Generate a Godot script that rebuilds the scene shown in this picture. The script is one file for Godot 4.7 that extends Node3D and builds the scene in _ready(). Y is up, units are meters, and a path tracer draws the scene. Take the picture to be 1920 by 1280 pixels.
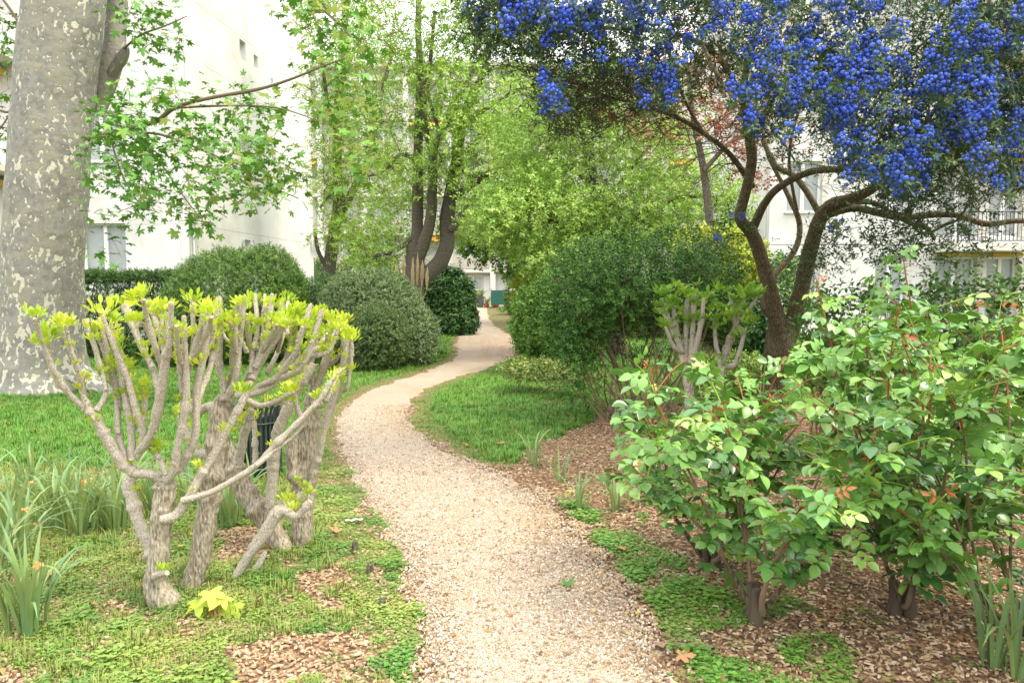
extends Node3D
# A garden path between pollarded shrubs, roses and a blue flowering tree, apartment blocks behind.
# Pixels of the 1920 x 1280 photograph become directions; distances come from the ground or from the thing touched.
const FPX := 1400.0
const EYE := 1.55
const HORIZON := 536.0
var rng := RandomNumberGenerator.new()
var nz := FastNoiseLite.new()
var nz2 := FastNoiseLite.new()
var M := {}
var SH := {}
var used := {}
var path_rows: Array = []

# ---------------------------------------------------------------- camera geometry
func ray(u: float, v: float) -> Vector3:
	var p := atan((640.0 - HORIZON) / FPX)
	var x := (u - 960.0) / FPX
	var y := -(v - 640.0) / FPX
	var yy := y * cos(p) - sin(p)
	var zz := y * sin(p) + cos(p)
	return Vector3(x / zz, yy / zz, -1.0)
func P(u: float, v: float, d: float) -> Vector3:
	return Vector3(0, EYE, 0) + ray(u, v) * d
func G(u: float, v: float) -> Vector3:
	var r := ray(u, v)
	var q := r * (EYE / maxf(0.005, -r.y))
	return Vector3(q.x, 0, q.z)
func R(a: float, b: float) -> float:
	return rng.randf_range(a, b)
func gh(x: float, z: float) -> float:
	return 0.018 * nz.get_noise_2d(x * 40.0, z * 40.0) + 0.01 * nz.get_noise_2d(x * 170.0, z * 170.0)
func lc(r: float, g: float, b: float) -> Color:
	return Color(r, g, b)
func srgb(c: Color) -> Color:
	return c.linear_to_srgb()

# ---------------------------------------------------------------- mesh builder
class MB:
	var v := PackedVector3Array()
	var n := PackedVector3Array()
	var c := PackedColorArray()
	var uv := PackedVector2Array()
	var ix := PackedInt32Array()
	var colored := false
	var mapped := false
	func vert(p: Vector3, nn: Vector3, col := Color.WHITE, t := Vector2.ZERO) -> int:
		v.append(p); n.append(nn); c.append(col); uv.append(t)
		return v.size() - 1
	func tri(a: int, b: int, d: int) -> void:
		ix.append(a); ix.append(b); ix.append(d)
	func smooth_normals(from := 0, ifrom := 0) -> void:
		for k in range(from, v.size()): n[k] = Vector3.ZERO
		var k := ifrom
		while k < ix.size():
			var a := ix[k]; var b := ix[k + 1]; var d := ix[k + 2]
			var fn := (v[d] - v[a]).cross(v[b] - v[a])
			n[a] += fn; n[b] += fn; n[d] += fn
			k += 3
		for q in range(from, v.size()):
			n[q] = n[q].normalized() if n[q].length_squared() > 1e-18 else Vector3.UP
	# a flat-shaded quad a b c d, counted round so that the front is on the side of (d-a) x (b-a)
	func quad(a: Vector3, b: Vector3, cc: Vector3, d: Vector3, col := Color.WHITE) -> void:
		var nn := (d - a).cross(b - a).normalized()
		var i0 := vert(a, nn, col, Vector2(0, 0)); vert(b, nn, col, Vector2(0, 1)); vert(cc, nn, col, Vector2(1, 1)); vert(d, nn, col, Vector2(1, 0))
		tri(i0, i0 + 1, i0 + 2); tri(i0, i0 + 2, i0 + 3)
	func box(t: Transform3D, s: Vector3, col := Color.WHITE) -> void:
		var h := s * 0.5
		for ax in 3:
			for sg in [-1.0, 1.0]:
				var e := Vector3.ZERO; e[ax] = sg
				var p := Vector3.ZERO; p[(ax + 1) % 3] = 1.0
				var q := Vector3.ZERO; q[(ax + 2) % 3] = 1.0
				if sg < 0:
					var w := p; p = q; q = w
				var o := t * (e * h)
				var pp := t.basis * (p * h); var qq := t.basis * (q * h)
				quad(o - pp - qq, o + qq - pp, o + pp + qq, o + pp - qq, col)
	func bx(lo: Vector3, hi: Vector3, col := Color.WHITE) -> void:
		box(Transform3D(Basis.IDENTITY, (lo + hi) * 0.5), hi - lo, col)
	func tube(pts: PackedVector3Array, rad: PackedFloat32Array, sides: int, noise: FastNoiseLite = null, amp := 0.0, freq := 1.0, cap := true, col := Color.WHITE) -> void:
		var m := pts.size()
		if m < 2: return
		var t := (pts[1] - pts[0]).normalized()
		var nn := t.cross(Vector3(0.31, 0.2, 0.93)).normalized()
		var base := v.size()
		var ibase := ix.size()
		var along := 0.0
		for k in m:
			var t2 := (pts[mini(k + 1, m - 1)] - pts[maxi(k - 1, 0)])
			t2 = t2.normalized() if t2.length_squared() > 1e-12 else t
			nn = (nn - t2 * nn.dot(t2)).normalized()
			var bb := t2.cross(nn)
			t = t2
			if k > 0: along += pts[k].distance_to(pts[k - 1])
			for s in sides + 1:
				var a := TAU * (s % sides) / sides
				var e := nn * cos(a) + bb * sin(a)
				var r := rad[k]
				if noise:
					var q := (pts[k] + e * r) * freq
					r *= 1.0 + amp * noise.get_noise_3d(q.x, q.y, q.z)
				vert(pts[k] + e * r, e, col, Vector2(float(s) / sides, along))
		for k in m - 1:
			for s in sides:
				var a := base + k * (sides + 1) + s
				var d := a + sides + 1
				tri(a, d, a + 1); tri(a + 1, d, d + 1)
		if noise:
			smooth_normals(base, ibase)
			for k in m:
				var a := base + k * (sides + 1)
				var s := (n[a] + n[a + sides]).normalized()
				n[a] = s; n[a + sides] = s
		if cap:
			for e in [0, m - 1]:
				var nrm: Vector3 = (pts[0] - pts[1]).normalized() if e == 0 else (pts[m - 1] - pts[m - 2]).normalized()
				var cc := vert(pts[e] + nrm * rad[e] * 0.12, nrm, col, Vector2(0.5, along))
				var ring := v.size()
				for s in sides:
					vert(v[base + e * (sides + 1) + s], nrm, col, Vector2(0.5, along))
				for s in sides:
					if e == 0: tri(cc, ring + s, ring + (s + 1) % sides)
					else: tri(cc, ring + (s + 1) % sides, ring + s)
	func lathe(o: Vector3, prof: Array, sides: int, col := Color.WHITE) -> void:
		var base := v.size(); var ib := ix.size()
		for k in prof.size():
			for s in sides:
				var a := TAU * s / sides
				vert(o + Vector3(cos(a) * prof[k].x, prof[k].y, -sin(a) * prof[k].x), Vector3.UP, col, Vector2(float(s) / sides, prof[k].y))
		for k in prof.size() - 1:
			for s in sides:
				var a := base + k * sides + s; var b := base + k * sides + (s + 1) % sides
				tri(a, a + sides, b); tri(b, a + sides, b + sides)
		smooth_normals(base, ib)
	func add(o: MB, t: Transform3D, col := Color.WHITE) -> void:
		var b := v.size()
		for k in o.v.size():
			v.append(t * o.v[k]); n.append((t.basis * o.n[k]).normalized()); c.append(o.c[k] * col); uv.append(o.uv[k])
		for k in o.ix.size(): ix.append(o.ix[k] + b)
	func mesh() -> ArrayMesh:
		var a := []
		a.resize(Mesh.ARRAY_MAX)
		a[Mesh.ARRAY_VERTEX] = v; a[Mesh.ARRAY_NORMAL] = n; a[Mesh.ARRAY_INDEX] = ix
		if colored: a[Mesh.ARRAY_COLOR] = c
		if mapped: a[Mesh.ARRAY_TEX_UV] = uv
		var m := ArrayMesh.new()
		m.add_surface_from_arrays(Mesh.PRIMITIVE_TRIANGLES, a)
		return m

class Scatter:
	var buf := PackedFloat32Array()
	var count := 0
	func add(t: Transform3D, c: Color) -> void:
		var b := t.basis
		buf.append_array(PackedFloat32Array([b.x.x, b.y.x, b.z.x, t.origin.x, b.x.y, b.y.y, b.z.y, t.origin.y, b.x.z, b.y.z, b.z.z, t.origin.z, c.r, c.g, c.b, 1.0]))
		count += 1
	func node(called: String, mesh: Mesh, mat: Material, parent: Node) -> MultiMeshInstance3D:
		var mm := MultiMesh.new()
		mm.transform_format = MultiMesh.TRANSFORM_3D
		mm.use_colors = true
		mm.mesh = mesh
		mm.instance_count = count
		mm.buffer = buf
		var o := MultiMeshInstance3D.new()
		o.name = called
		o.multimesh = mm
		o.material_override = mat
		o.set_meta("kind", "stuff")
		parent.add_child(o, true)
		return o

# ---------------------------------------------------------------- things and parts
func numbered(called: String) -> String:
	used[called] = used.get(called, -1) + 1
	return called if used[called] == 0 else "%s_%03d" % [called, used[called]]
func tag(o: Node, label: String, category := "", group := "", kind := "") -> Node:
	o.set_meta("label", label)
	if category: o.set_meta("category", category)
	if group: o.set_meta("group", group)
	if kind: o.set_meta("kind", kind)
	return o
func thing(called: String, label: String, category: String, at := Vector3.ZERO, group := "") -> Node3D:
	var o := Node3D.new()
	o.name = numbered(called)
	add_child(o)
	o.position = at
	tag(o, label, category, group)
	return o
func part(called: String, mesh: Mesh, mat: Material, parent: Node) -> MeshInstance3D:
	var o := MeshInstance3D.new()
	o.name = called if parent != self else numbered(called)
	o.mesh = mesh
	o.material_override = mat
	parent.add_child(o, true)
	return o
func structure(called: String, mesh: Mesh, mat: Material, label := "") -> MeshInstance3D:
	var o := part(called, mesh, mat, self)
	o.set_meta("kind", "structure")
	if label: o.set_meta("label", label)
	return o
# mb was built in world axes; the part is put under a thing whose base is elsewhere
func wpart(called: String, mb: MB, mat: Material, parent: Node3D) -> MeshInstance3D:
	var o := part(called, mb.mesh(), mat, parent)
	var base := parent.position
	var up := parent.get_parent()
	while up is Node3D and up != self:
		base += up.position
		up = up.get_parent()
	o.position = -base
	return o
func wscatter(called: String, s: Scatter, mesh: Mesh, mat: Material, parent: Node3D) -> void:
	if s.count == 0: return
	var o := s.node(called, mesh, mat, parent)
	if parent != self: o.position = -parent.position

# ---------------------------------------------------------------- curves
func spline(pts: Array, rad: Array, per: int) -> Array:
	var op := PackedVector3Array(); var orr := PackedFloat32Array()
	var m := pts.size()
	for k in m - 1:
		var a: Vector3 = pts[maxi(k - 1, 0)]; var b: Vector3 = pts[k]; var c: Vector3 = pts[k + 1]; var d: Vector3 = pts[mini(k + 2, m - 1)]
		for s in per:
			var t := float(s) / per
			op.append(b.cubic_interpolate(c, a, d, t))
			orr.append(lerpf(rad[k], rad[k + 1], t))
	op.append(pts[m - 1]); orr.append(rad[m - 1])
	return [op, orr]
# flat list u, v, half width in pixels -> smooth points and radii; depth runs from d0 to d1
func traced(a: Array, d0: float, d1: float, per := 4, scale := 1.0) -> Array:
	var pts := []; var rad := []
	var m := a.size() / 3
	for k in m:
		var d := lerpf(d0, d1, float(k) / maxf(1.0, m - 1))
		pts.append(P(a[k * 3], a[k * 3 + 1], d))
		rad.append(a[k * 3 + 2] * d / FPX * scale * cos(atan((a[k * 3] - 960.0) / FPX)))
	return spline(pts, rad, per)
func frame_z(dir: Vector3, up: Vector3, s := 1.0) -> Transform3D:
	# basis whose +Z runs along dir and whose +Y is near up
	var z := dir.normalized()
	var x := up.cross(z)
	if x.length_squared() < 1e-6: x = Vector3(1, 0.1, 0).cross(z)
	x = x.normalized()
	var y := z.cross(x)
	return Transform3D(Basis(x * s, y * s, z * s), Vector3.ZERO)
func rand_dir() -> Vector3:
	var z := R(-1, 1); var a := R(0, TAU); var r := sqrt(1.0 - z * z)
	return Vector3(r * cos(a), z, r * sin(a))

# ---------------------------------------------------------------- leaf shapes: base at the origin, along +Z, upper side +Y
func leaf(L: float, w: float, fold := 0.25, droop := 0.15, segs := 4, wide := 0.42, stalk := 0.0) -> MB:
	var mb := MB.new()
	for k in segs + 1:
		var t := float(k) / segs
		var s := pow(sin(PI * pow(clampf(t, 0.0, 1.0), log(0.5) / log(wide))), 0.8) * w * 0.5
		if k == segs: s = 0.0005
		var y := -droop * L * t * t
		var z := stalk + t * L
		mb.vert(Vector3(-s, y + fold * s, z), Vector3.UP); mb.vert(Vector3(0, y, z), Vector3.UP); mb.vert(Vector3(s, y + fold * s, z), Vector3.UP)
	for k in segs:
		var a := k * 3
		mb.tri(a, a + 1, a + 3); mb.tri(a + 1, a + 4, a + 3)
		mb.tri(a + 1, a + 2, a + 4); mb.tri(a + 2, a + 5, a + 4)
	mb.smooth_normals()
	if mb.n[1].y < 0:
		for k in mb.n.size(): mb.n[k] = -mb.n[k]
		for k in mb.ix.size() / 3:
			var q := mb.ix[k * 3 + 1]; mb.ix[k * 3 + 1] = mb.ix[k * 3 + 2]; mb.ix[k * 3 + 2] = q
	return mb
func lobed_leaf(L: float, droop := 0.25) -> MB:
	var mb := MB.new()
	var out := [[-128, .36], [-104, .62], [-88, .5], [-76, .36], [-62, .66], [-48, .92], [-38, .66], [-27, .47], [-14, .78], [0, 1.02], [14, .78], [27, .47], [38, .66], [48, .92], [62, .66], [76, .36], [88, .5], [104, .62], [128, .36]]
	mb.vert(Vector3(0, 0, 0.3 * L), Vector3.UP)
	mb.vert(Vector3(0, 0.02 * L, 0.22 * L), Vector3.UP)
	for o in out:
		var a := deg_to_rad(o[0]); var r: float = o[1] * L * 0.78
		var p := Vector3(sin(a) * r, 0, cos(a) * r + 0.24 * L)
		var q := Vector2(p.x, p.z - 0.24 * L).length() / L
		p.y = -droop * L * q * q + 0.05 * L * sin(deg_to_rad(o[0] * 7.2))
		mb.vert(p, Vector3.UP)
	for k in out.size() - 1: mb.tri(0, 3 + k, 2 + k)
	mb.tri(0, 1, 2 + out.size() - 1); mb.tri(0, 2, 1)
	mb.smooth_normals()
	if mb.n[0].y < 0:
		for k in mb.n.size(): mb.n[k] = -mb.n[k]
		for k in mb.ix.size() / 3:
			var q := mb.ix[k * 3 + 1]; mb.ix[k * 3 + 1] = mb.ix[k * 3 + 2]; mb.ix[k * 3 + 2] = q
	var st := MB.new()
	st.tube(PackedVector3Array([Vector3(0, 0.05 * L, -0.25 * L), Vector3(0, 0, 0.1 * L)]), PackedFloat32Array([0.012 * L, 0.01 * L]), 3, null, 0, 1, false)
	mb.add(st, Transform3D.IDENTITY)
	return mb
# leaves set along a short stem that runs along +Z
func sprig(lf: MB, n: int, length: float, spread: float, sd: int, stem := 0.0015, smin := 0.7) -> MB:
	rng.seed = sd
	var mb := MB.new()
	if stem > 0: mb.tube(PackedVector3Array([Vector3.ZERO, Vector3(0, 0.02 * length, length * 0.5), Vector3(0, 0, length)]), PackedFloat32Array([stem, stem * 0.8, stem * 0.5]), 3, null, 0, 1, false)
	for k in n:
		var t := (k + R(0.1, 0.9)) / n
		var a := k * 2.4 + R(-.4, .4)
		var side := Vector3(cos(a), sin(a), 0)
		var d := (side * spread + Vector3(0, 0, lerpf(0.35, 1.0, t))).normalized()
		var tr := frame_z(d, (Vector3(0, 0.5, 1.0) + side * 0.2 + rand_dir() * 0.5), R(smin, 1.1))
		tr.origin = Vector3(0, 0, t * length)
		var g := R(0.85, 1.12)
		mb.add(lf, tr, Color(g, g * R(.97, 1.03), g * R(.9, 1.05)))
	mb.colored = true
	return mb
# a compound leaf of n leaflets
func compound(lf: MB, n: int, length: float, sd: int) -> MB:
	rng.seed = sd
	var mb := MB.new()
	mb.tube(PackedVector3Array([Vector3.ZERO, Vector3(0, 0.04 * length, length * 0.5), Vector3(0, 0, length)]), PackedFloat32Array([.0014, .0011, .0007]), 4, null, 0, 1, false, Color(1.0, .7, .6))
	for k in n:
		var d := Vector3(0, 0, 1); var t := 1.0
		if k < n - 1:
			var s := 1.0 if k % 2 == 0 else -1.0
			t = lerpf(0.35, 0.78, float(k / 2) / maxf(1.0, (n - 1) / 2 - 1)) if n > 3 else 0.6
			d = Vector3(s, R(-.15, .1), R(.25, .5)).normalized()
		var tr := frame_z(d, Vector3(R(-.25, .25), 1, R(-.2, .2)), R(.8, 1.0) * (1.15 if k == n - 1 else 1.0))
		tr.origin = Vector3(0, 0.02 * length, t * length)
		var g := R(.9, 1.1)
		mb.add(lf, tr, Color(g, g, g * R(.9, 1.1)))
	mb.colored = true
	return mb

# ---------------------------------------------------------------- materials
func mat(key: String, c: Color, rough := 0.8, back := 0.0, vcol := true, spec := 0.5) -> StandardMaterial3D:
	var m := StandardMaterial3D.new()
	m.resource_name = key
	m.albedo_color = srgb(c)
	m.roughness = rough
	m.metallic_specular = spec
	m.vertex_color_use_as_albedo = vcol
	m.cull_mode = BaseMaterial3D.CULL_DISABLED
	if back > 0.0:
		m.backlight_enabled = true
		m.backlight = Color(back, back, back * 0.55)
	M[key] = m
	return m
func noise_tex(sd: int, freq: float, stops: Array, cols: Array, size := 512, oct := 4, typ := FastNoiseLite.TYPE_SIMPLEX_SMOOTH) -> ImageTexture:
	var f := FastNoiseLite.new()
	f.seed = sd; f.frequency = freq; f.noise_type = typ
	f.fractal_octaves = oct
	var im := f.get_seamless_image(size, size)
	var g := Gradient.new()
	g.offsets = PackedFloat32Array(stops)
	var pc := PackedColorArray()
	for c in cols: pc.append(srgb(c))
	g.colors = pc
	var lut := []
	for k in 256: lut.append(g.sample(k / 255.0))
	im.convert(Image.FORMAT_L8)
	var d := im.get_data()
	var o := PackedByteArray()
	o.resize(size * size * 3)
	for k in d.size():
		var c: Color = lut[d[k]]
		o[k * 3] = int(c.r * 255); o[k * 3 + 1] = int(c.g * 255); o[k * 3 + 2] = int(c.b * 255)
	return ImageTexture.create_from_image(Image.create_from_data(size, size, false, Image.FORMAT_RGB8, o))
func grey_tex(sd: int, freq: float, size := 512, oct := 5, typ := FastNoiseLite.TYPE_SIMPLEX_SMOOTH) -> ImageTexture:
	return noise_tex(sd, freq, [0.0, 1.0], [Color(0, 0, 0), Color(1, 1, 1)], size, oct, typ)
func textured(key: String, tex: Texture2D, per_m: float, rough: float, bump: Texture2D = null, cm := 0.5, tint := Color.WHITE, vcol := false) -> StandardMaterial3D:
	var m := mat(key, tint, rough, 0.0, vcol)
	m.albedo_color = tint
	m.albedo_texture = tex
	m.uv1_triplanar = true
	m.uv1_world_triplanar = true
	m.uv1_scale = Vector3.ONE * per_m
	if bump:
		m.heightmap_enabled = true
		m.heightmap_texture = bump
		m.heightmap_scale = cm
	return m
func plane_bark() -> ImageTexture:
	# grey olive bark that has flaked off in cream patches, more of them low down; v = 0 at the top of the picture is the foot of the trunk
	var w := 768; var h := 1536
	var a := FastNoiseLite.new(); a.seed = 5; a.frequency = 0.036; a.fractal_octaves = 3; a.noise_type = FastNoiseLite.TYPE_SIMPLEX_SMOOTH
	var b := FastNoiseLite.new(); b.seed = 9; b.frequency = 0.011; b.fractal_octaves = 2
	var e := FastNoiseLite.new(); e.seed = 14; e.frequency = 0.05; e.fractal_octaves = 4
	var f := FastNoiseLite.new(); f.seed = 15; f.frequency = 0.012; f.fractal_octaves = 4
	var o := PackedByteArray(); o.resize(w * h * 3)
	var hh := PackedByteArray(); hh.resize(w * h)
	var cs := PackedFloat32Array(); var sn := PackedFloat32Array()
	for x in w:
		cs.append(cos(TAU * x / w) * w / TAU); sn.append(sin(TAU * x / w) * w / TAU)
	for y in h:
		var up := float(y) / h
		var cut := lerpf(0.10, 0.37, clampf(up * 2.4, 0.0, 1.0))
		for x in w:
			var fx := cs[x]; var fz := sn[x]
			var p := a.get_noise_3d(fx * 1.5, y * 0.85, fz * 1.5) + 0.38 * b.get_noise_3d(fx * 1.5, y * 0.7, fz * 1.5)
			var g := e.get_noise_3d(fx, y * 0.6, fz)
			var q := f.get_noise_3d(fx, y * 2.2, fz)
			var c := Color(0.225 + 0.06 * g + 0.06 * q, 0.222 + 0.06 * g + 0.055 * q, 0.197 + 0.045 * g + 0.04 * q)
			if q < -0.3: c = c.lerp(Color(0.22, 0.21, 0.17), 0.6)
			if p > cut: c = Color(0.50 + 0.05 * g, 0.485 + 0.05 * g, 0.385 + 0.05 * g)
			elif p > cut - 0.03: c = c.darkened(0.12)
			elif b.get_noise_3d(fz, y * 0.9, fx) > 0.22: c = c.lerp(Color(.27, .26, .19), .55)
			elif b.get_noise_3d(fz * 2.0, y * 1.9 + 300.0, fx * 2.0) > 0.3: c = c.lerp(Color(.15, .145, .12), .5)
			elif p < -0.62: c = Color(0.26, 0.17, 0.11)
			hh[y * w + x] = int(clampf(.62 + .22 * g + .2 * q - (.34 if p > cut else 0.0), 0.0, 1.0) * 255)
			c = srgb(c)
			var k := (y * w + x) * 3
			o[k] = int(clampf(c.r, 0, 1) * 255); o[k + 1] = int(clampf(c.g, 0, 1) * 255); o[k + 2] = int(clampf(c.b, 0, 1) * 255)
	bark_height = ImageTexture.create_from_image(Image.create_from_data(w, h, false, Image.FORMAT_L8, hh))
	return ImageTexture.create_from_image(Image.create_from_data(w, h, false, Image.FORMAT_RGB8, o))
var bark_height: ImageTexture
func materials() -> void:
	nz.seed = 3; nz.frequency = 0.02; nz.fractal_octaves = 2
	nz2.seed = 8; nz2.frequency = 1.0; nz2.fractal_octaves = 3; nz2.noise_type = FastNoiseLite.TYPE_SIMPLEX_SMOOTH
	var fine := grey_tex(21, 0.05)
	var mid := grey_tex(22, 0.02)
	# surfaces
	var soil := noise_tex(31, 0.03, [0.2, 0.45, 0.6, 0.8], [Color(.05, .033, .02), Color(.14, .088, .05), Color(.25, .165, .095), Color(.38, .275, .17)], 1024, 5)
	textured("soil", soil, 0.9, 0.95, fine, 1.2, Color.WHITE, true)
	var grit := noise_tex(33, 0.09, [0.22, 0.4, 0.52, 0.64, 0.8], [Color(.17, .12, .08), Color(.335, .265, .19), Color(.44, .37, .285), Color(.52, .455, .375), Color(.61, .555, .49)], 1024, 4)
	var gritb := grey_tex(34, 0.09, 1024, 3)
	var pm := textured("path", grit, 1.1, 0.95, gritb, 0.8)
	pm.vertex_color_use_as_albedo = true
	var bark := noise_tex(41, 0.02, [0.15, 0.42, 0.6, 0.85], [Color(.15, .11, .07), Color(.30, .255, .19), Color(.43, .38, .30), Color(.58, .535, .45)], 512, 5)
	var b1 := textured("pale_bark", bark, 4.0, 0.9, grey_tex(42, 0.03), 0.9)
	b1.uv1_triplanar = true; b1.uv1_scale = Vector3(7.0, 1.6, 7.0)
	var b1b := textured("stem_bark", noise_tex(43, 0.03, [0.1, 0.45, 0.7, 0.9], [Color(.20, .165, .12), Color(.39, .35, .285), Color(.52, .475, .405), Color(.68, .645, .58)], 512, 4), 5.0, 0.85, fine, 0.25)
	b1b.uv1_scale = Vector3(9, 4, 9)
	var b2 := textured("dark_bark", noise_tex(44, 0.02, [0.15, 0.45, 0.62, 0.85], [Color(.035, .026, .015), Color(.09, .068, .036), Color(.145, .115, .06), Color(.23, .19, .115)], 512, 5), 3.0, 0.92, grey_tex(45, 0.03), 0.9)
	b2.uv1_scale = Vector3(6, 1.8, 6)
	var b3 := textured("grey_bark", noise_tex(46, 0.03, [0.15, 0.45, 0.62, 0.85], [Color(.045, .036, .026), Color(.12, .10, .072), Color(.20, .175, .135), Color(.33, .30, .24)], 512, 5), 3.0, 0.95, grey_tex(47, 0.04), 2.2)
	b3.uv1_scale = Vector3(4, 1.2, 4)
	textured("dead_wood", noise_tex(48, 0.03, [0.1, 0.5, 0.9], [Color(.34, .3, .25), Color(.58, .55, .5), Color(.75, .73, .69)], 512, 4), 5.0, 0.9, fine, 0.6).uv1_scale = Vector3(9, 3, 9)
	var pb := mat("plane_bark", Color.WHITE, 0.8, 0.0, false)
	pb.albedo_texture = plane_bark()
	pb.heightmap_enabled = true; pb.heightmap_texture = bark_height; pb.heightmap_scale = 1.8
	textured("twig", mid, 8.0, 0.9, null, 0.0, srgb(Color(.17, .135, .085)))
	M.twig.albedo_texture = null
	mat("twig_dark", Color(.085, .062, .04), 0.9, 0.0, false)
	mat("twig_red", Color(.34, .075, .035), 0.5, 0.0, false)
	mat("twig_brown", Color(.20, .14, .085), 0.85, 0.0, false)
	mat("cut_wood", Color(.52, .43, .30), 0.9, 0.0, false)
	# walls
	textured("wall_white", noise_tex(51, 0.006, [0.1, 0.5, 0.9], [Color(.60, .59, .565), Color(.705, .70, .685), Color(.74, .74, .73)], 1024, 5), 0.12, 0.9, fine, 0.15)
	textured("wall_cream", noise_tex(52, 0.006, [0.1, 0.5, 0.9], [Color(.62, .585, .52), Color(.70, .665, .60), Color(.74, .715, .66)], 512, 5), 0.15, 0.9)
	mat("groove", Color(.45, .44, .41), 0.9, 0.0, false)
	mat("frame_white", Color(.80, .80, .79), 0.45, 0.0, false)
	mat("roller", Color(.62, .60, .55), 0.6, 0.0, false)
	mat("curtain", Color(.72, .735, .72), 0.9, 0.0, false)
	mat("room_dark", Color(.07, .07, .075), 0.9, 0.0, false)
	mat("awning_yellow", Color(.62, .42, .08), 0.8, 0.4, false)
	mat("awning_orange", Color(.68, .24, .05), 0.8, 0.4, false)
	mat("awning_pink", Color(.68, .30, .24), 0.8, 0.4, false)
	mat("rail_iron", Color(.07, .075, .075), 0.5, 0.0, false)
	mat("rail_tan", Color(.60, .54, .46), 0.7, 0.0, false)
	mat("panel_brown", Color(.22, .135, .11), 0.7, 0.0, false)
	mat("screen_green", Color(.02, .11, .085), 0.8, 0.0, false)
	mat("terracotta", Color(.50, .17, .06), 0.8, 0.0, false)
	mat("pot_grey", Color(.10, .125, .14), 0.6, 0.0, false)
	mat("slab", Color(.55, .52, .46), 0.9, 0.0, false)
	mat("bin_iron", Color(.035, .05, .045), 0.4, 0.0, false)
	mat("lamp_white", Color(.78, .78, .77), 0.4, 0.0, false)
	mat("zinc", Color(.24, .20, .17), 0.6, 0.0, false)
	var gl := mat("pane", Color(.75, .82, .82), 0.03, 0.0, false)
	gl.transparency = BaseMaterial3D.TRANSPARENCY_ALPHA
	gl.albedo_color = Color(.75, .82, .82, 0.16)
	# foliage; colour comes with each copy
	mat("leaf", Color.WHITE, 0.5, 0.55)
	mat("leaf_gloss", Color.WHITE, 0.38, 0.4, true, .3)
	mat("leaf_matt", Color.WHITE, 0.6, 0.7)
	mat("grass", Color.WHITE, 0.55, 0.6)
	mat("flower", Color.WHITE, 0.95, 0.3, true, .1)
	mat("chip", Color.WHITE, 0.9, 0.0)
	var blue := [Color(.185, .305, .97), Color(.14, .245, .96), Color(.25, .38, .97)]
	for k in 3: mat("blue_%d" % k, blue[k], 0.95, 0.35, true, .1)
	var plg := [Color(.14, .34, .045), Color(.10, .28, .04), Color(.17, .37, .05)]
	for k in 3: mat("plane_leaf_%d" % k, plg[k], 0.5, 0.65)
	var ro := [Color(.175, .36, .065), Color(.12, .29, .055), Color(.08, .21, .05), Color(.26, .45, .085), Color(.31, .46, .10)]
	for k in 5: mat("rose_leaf_%d" % k, ro[k], 0.27, 0.5, true, .65)
	mat("rose_red", Color(.36, .10, .035), 0.4, 0.6)
	var lime := [Color(.55, .67, .075), Color(.64, .72, .11), Color(.42, .58, .06)]
	for k in 3: mat("lime_%d" % k, lime[k], 0.5, 0.9)
	var fresh := [Color(.18, .36, .045), Color(.27, .45, .06)]
	for k in 2: mat("fresh_%d" % k, fresh[k], 0.5, 0.8)
	var blade := [Color(.10, .21, .085), Color(.14, .26, .10), Color(.19, .29, .10)]
	for k in 3: mat("blade_%d" % k, blade[k], 0.45, 0.5)
	mat("maple_yellow", Color(.50, .56, .10), 0.5, 0.8)
	mat("maple_green", Color(.055, .17, .03), 0.45, 0.6)
	mat("dandelion", Color(.85, .45, .01), 0.8, 0.3, false)
	mat("wilted", Color(.66, .32, .12), 0.85, 0.5, false)
	mat("dry_leaf", Color(.42, .22, .10), 0.85, 0.3, false)
	mat("plume", Color(.60, .46, .27), 0.95, 0.5, false)
	mat("paper", Color(.78, .78, .76), 0.8, 0.0, false)

# ---------------------------------------------------------------- the ground
func path_table() -> void:
	# rows of the photograph: y, left edge, right edge of the gravel
	var rows := [[1420, 790, 1370], [1280, 800, 1270], [1200, 792, 1235], [1100, 765, 1170], [1000, 712, 1085], [950, 690, 1040], [900, 660, 965], [860, 640, 865], [820, 630, 797], [790, 628, 768], [770, 640, 762], [750, 662, 772], [730, 695, 800], [710, 755, 850], [695, 800, 900], [680, 838, 945], [665, 856, 968], [650, 852, 980], [640, 852, 985], [630, 858, 960], [620, 876, 945], [610, 884, 928], [600, 886, 922], [590, 885, 914], [574, 884, 914]]
	for r in rows:
		var a := G(r[1], r[0]); var b := G(r[2], r[0])
		path_rows.append([-a.z, a.x, b.x])
func path_at(d: float) -> Vector2:
	if d <= path_rows[0][0]: return Vector2(path_rows[0][1], path_rows[0][2])
	for k in path_rows.size() - 1:
		var a: Array = path_rows[k]; var b: Array = path_rows[k + 1]
		if d <= b[0]:
			var t: float = (d - a[0]) / (b[0] - a[0])
			return Vector2(lerpf(a[1], b[1], t), lerpf(a[2], b[2], t))
	var l: Array = path_rows[-1]
	return Vector2(l[1], l[2])
var lawn_poly := PackedVector2Array()
var chip_polys: Array = []
var path_cache := PackedVector2Array()
func path_fast(d: float) -> Vector2:
	var k := int(d * 20.0)
	return path_cache[clampi(k, 0, path_cache.size() - 1)]
func poly(a: Array) -> PackedVector2Array:
	var o := PackedVector2Array()
	for k in a.size() / 2:
		var g := G(a[k * 2], a[k * 2 + 1])
		o.append(Vector2(g.x, g.z))
	return o
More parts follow.
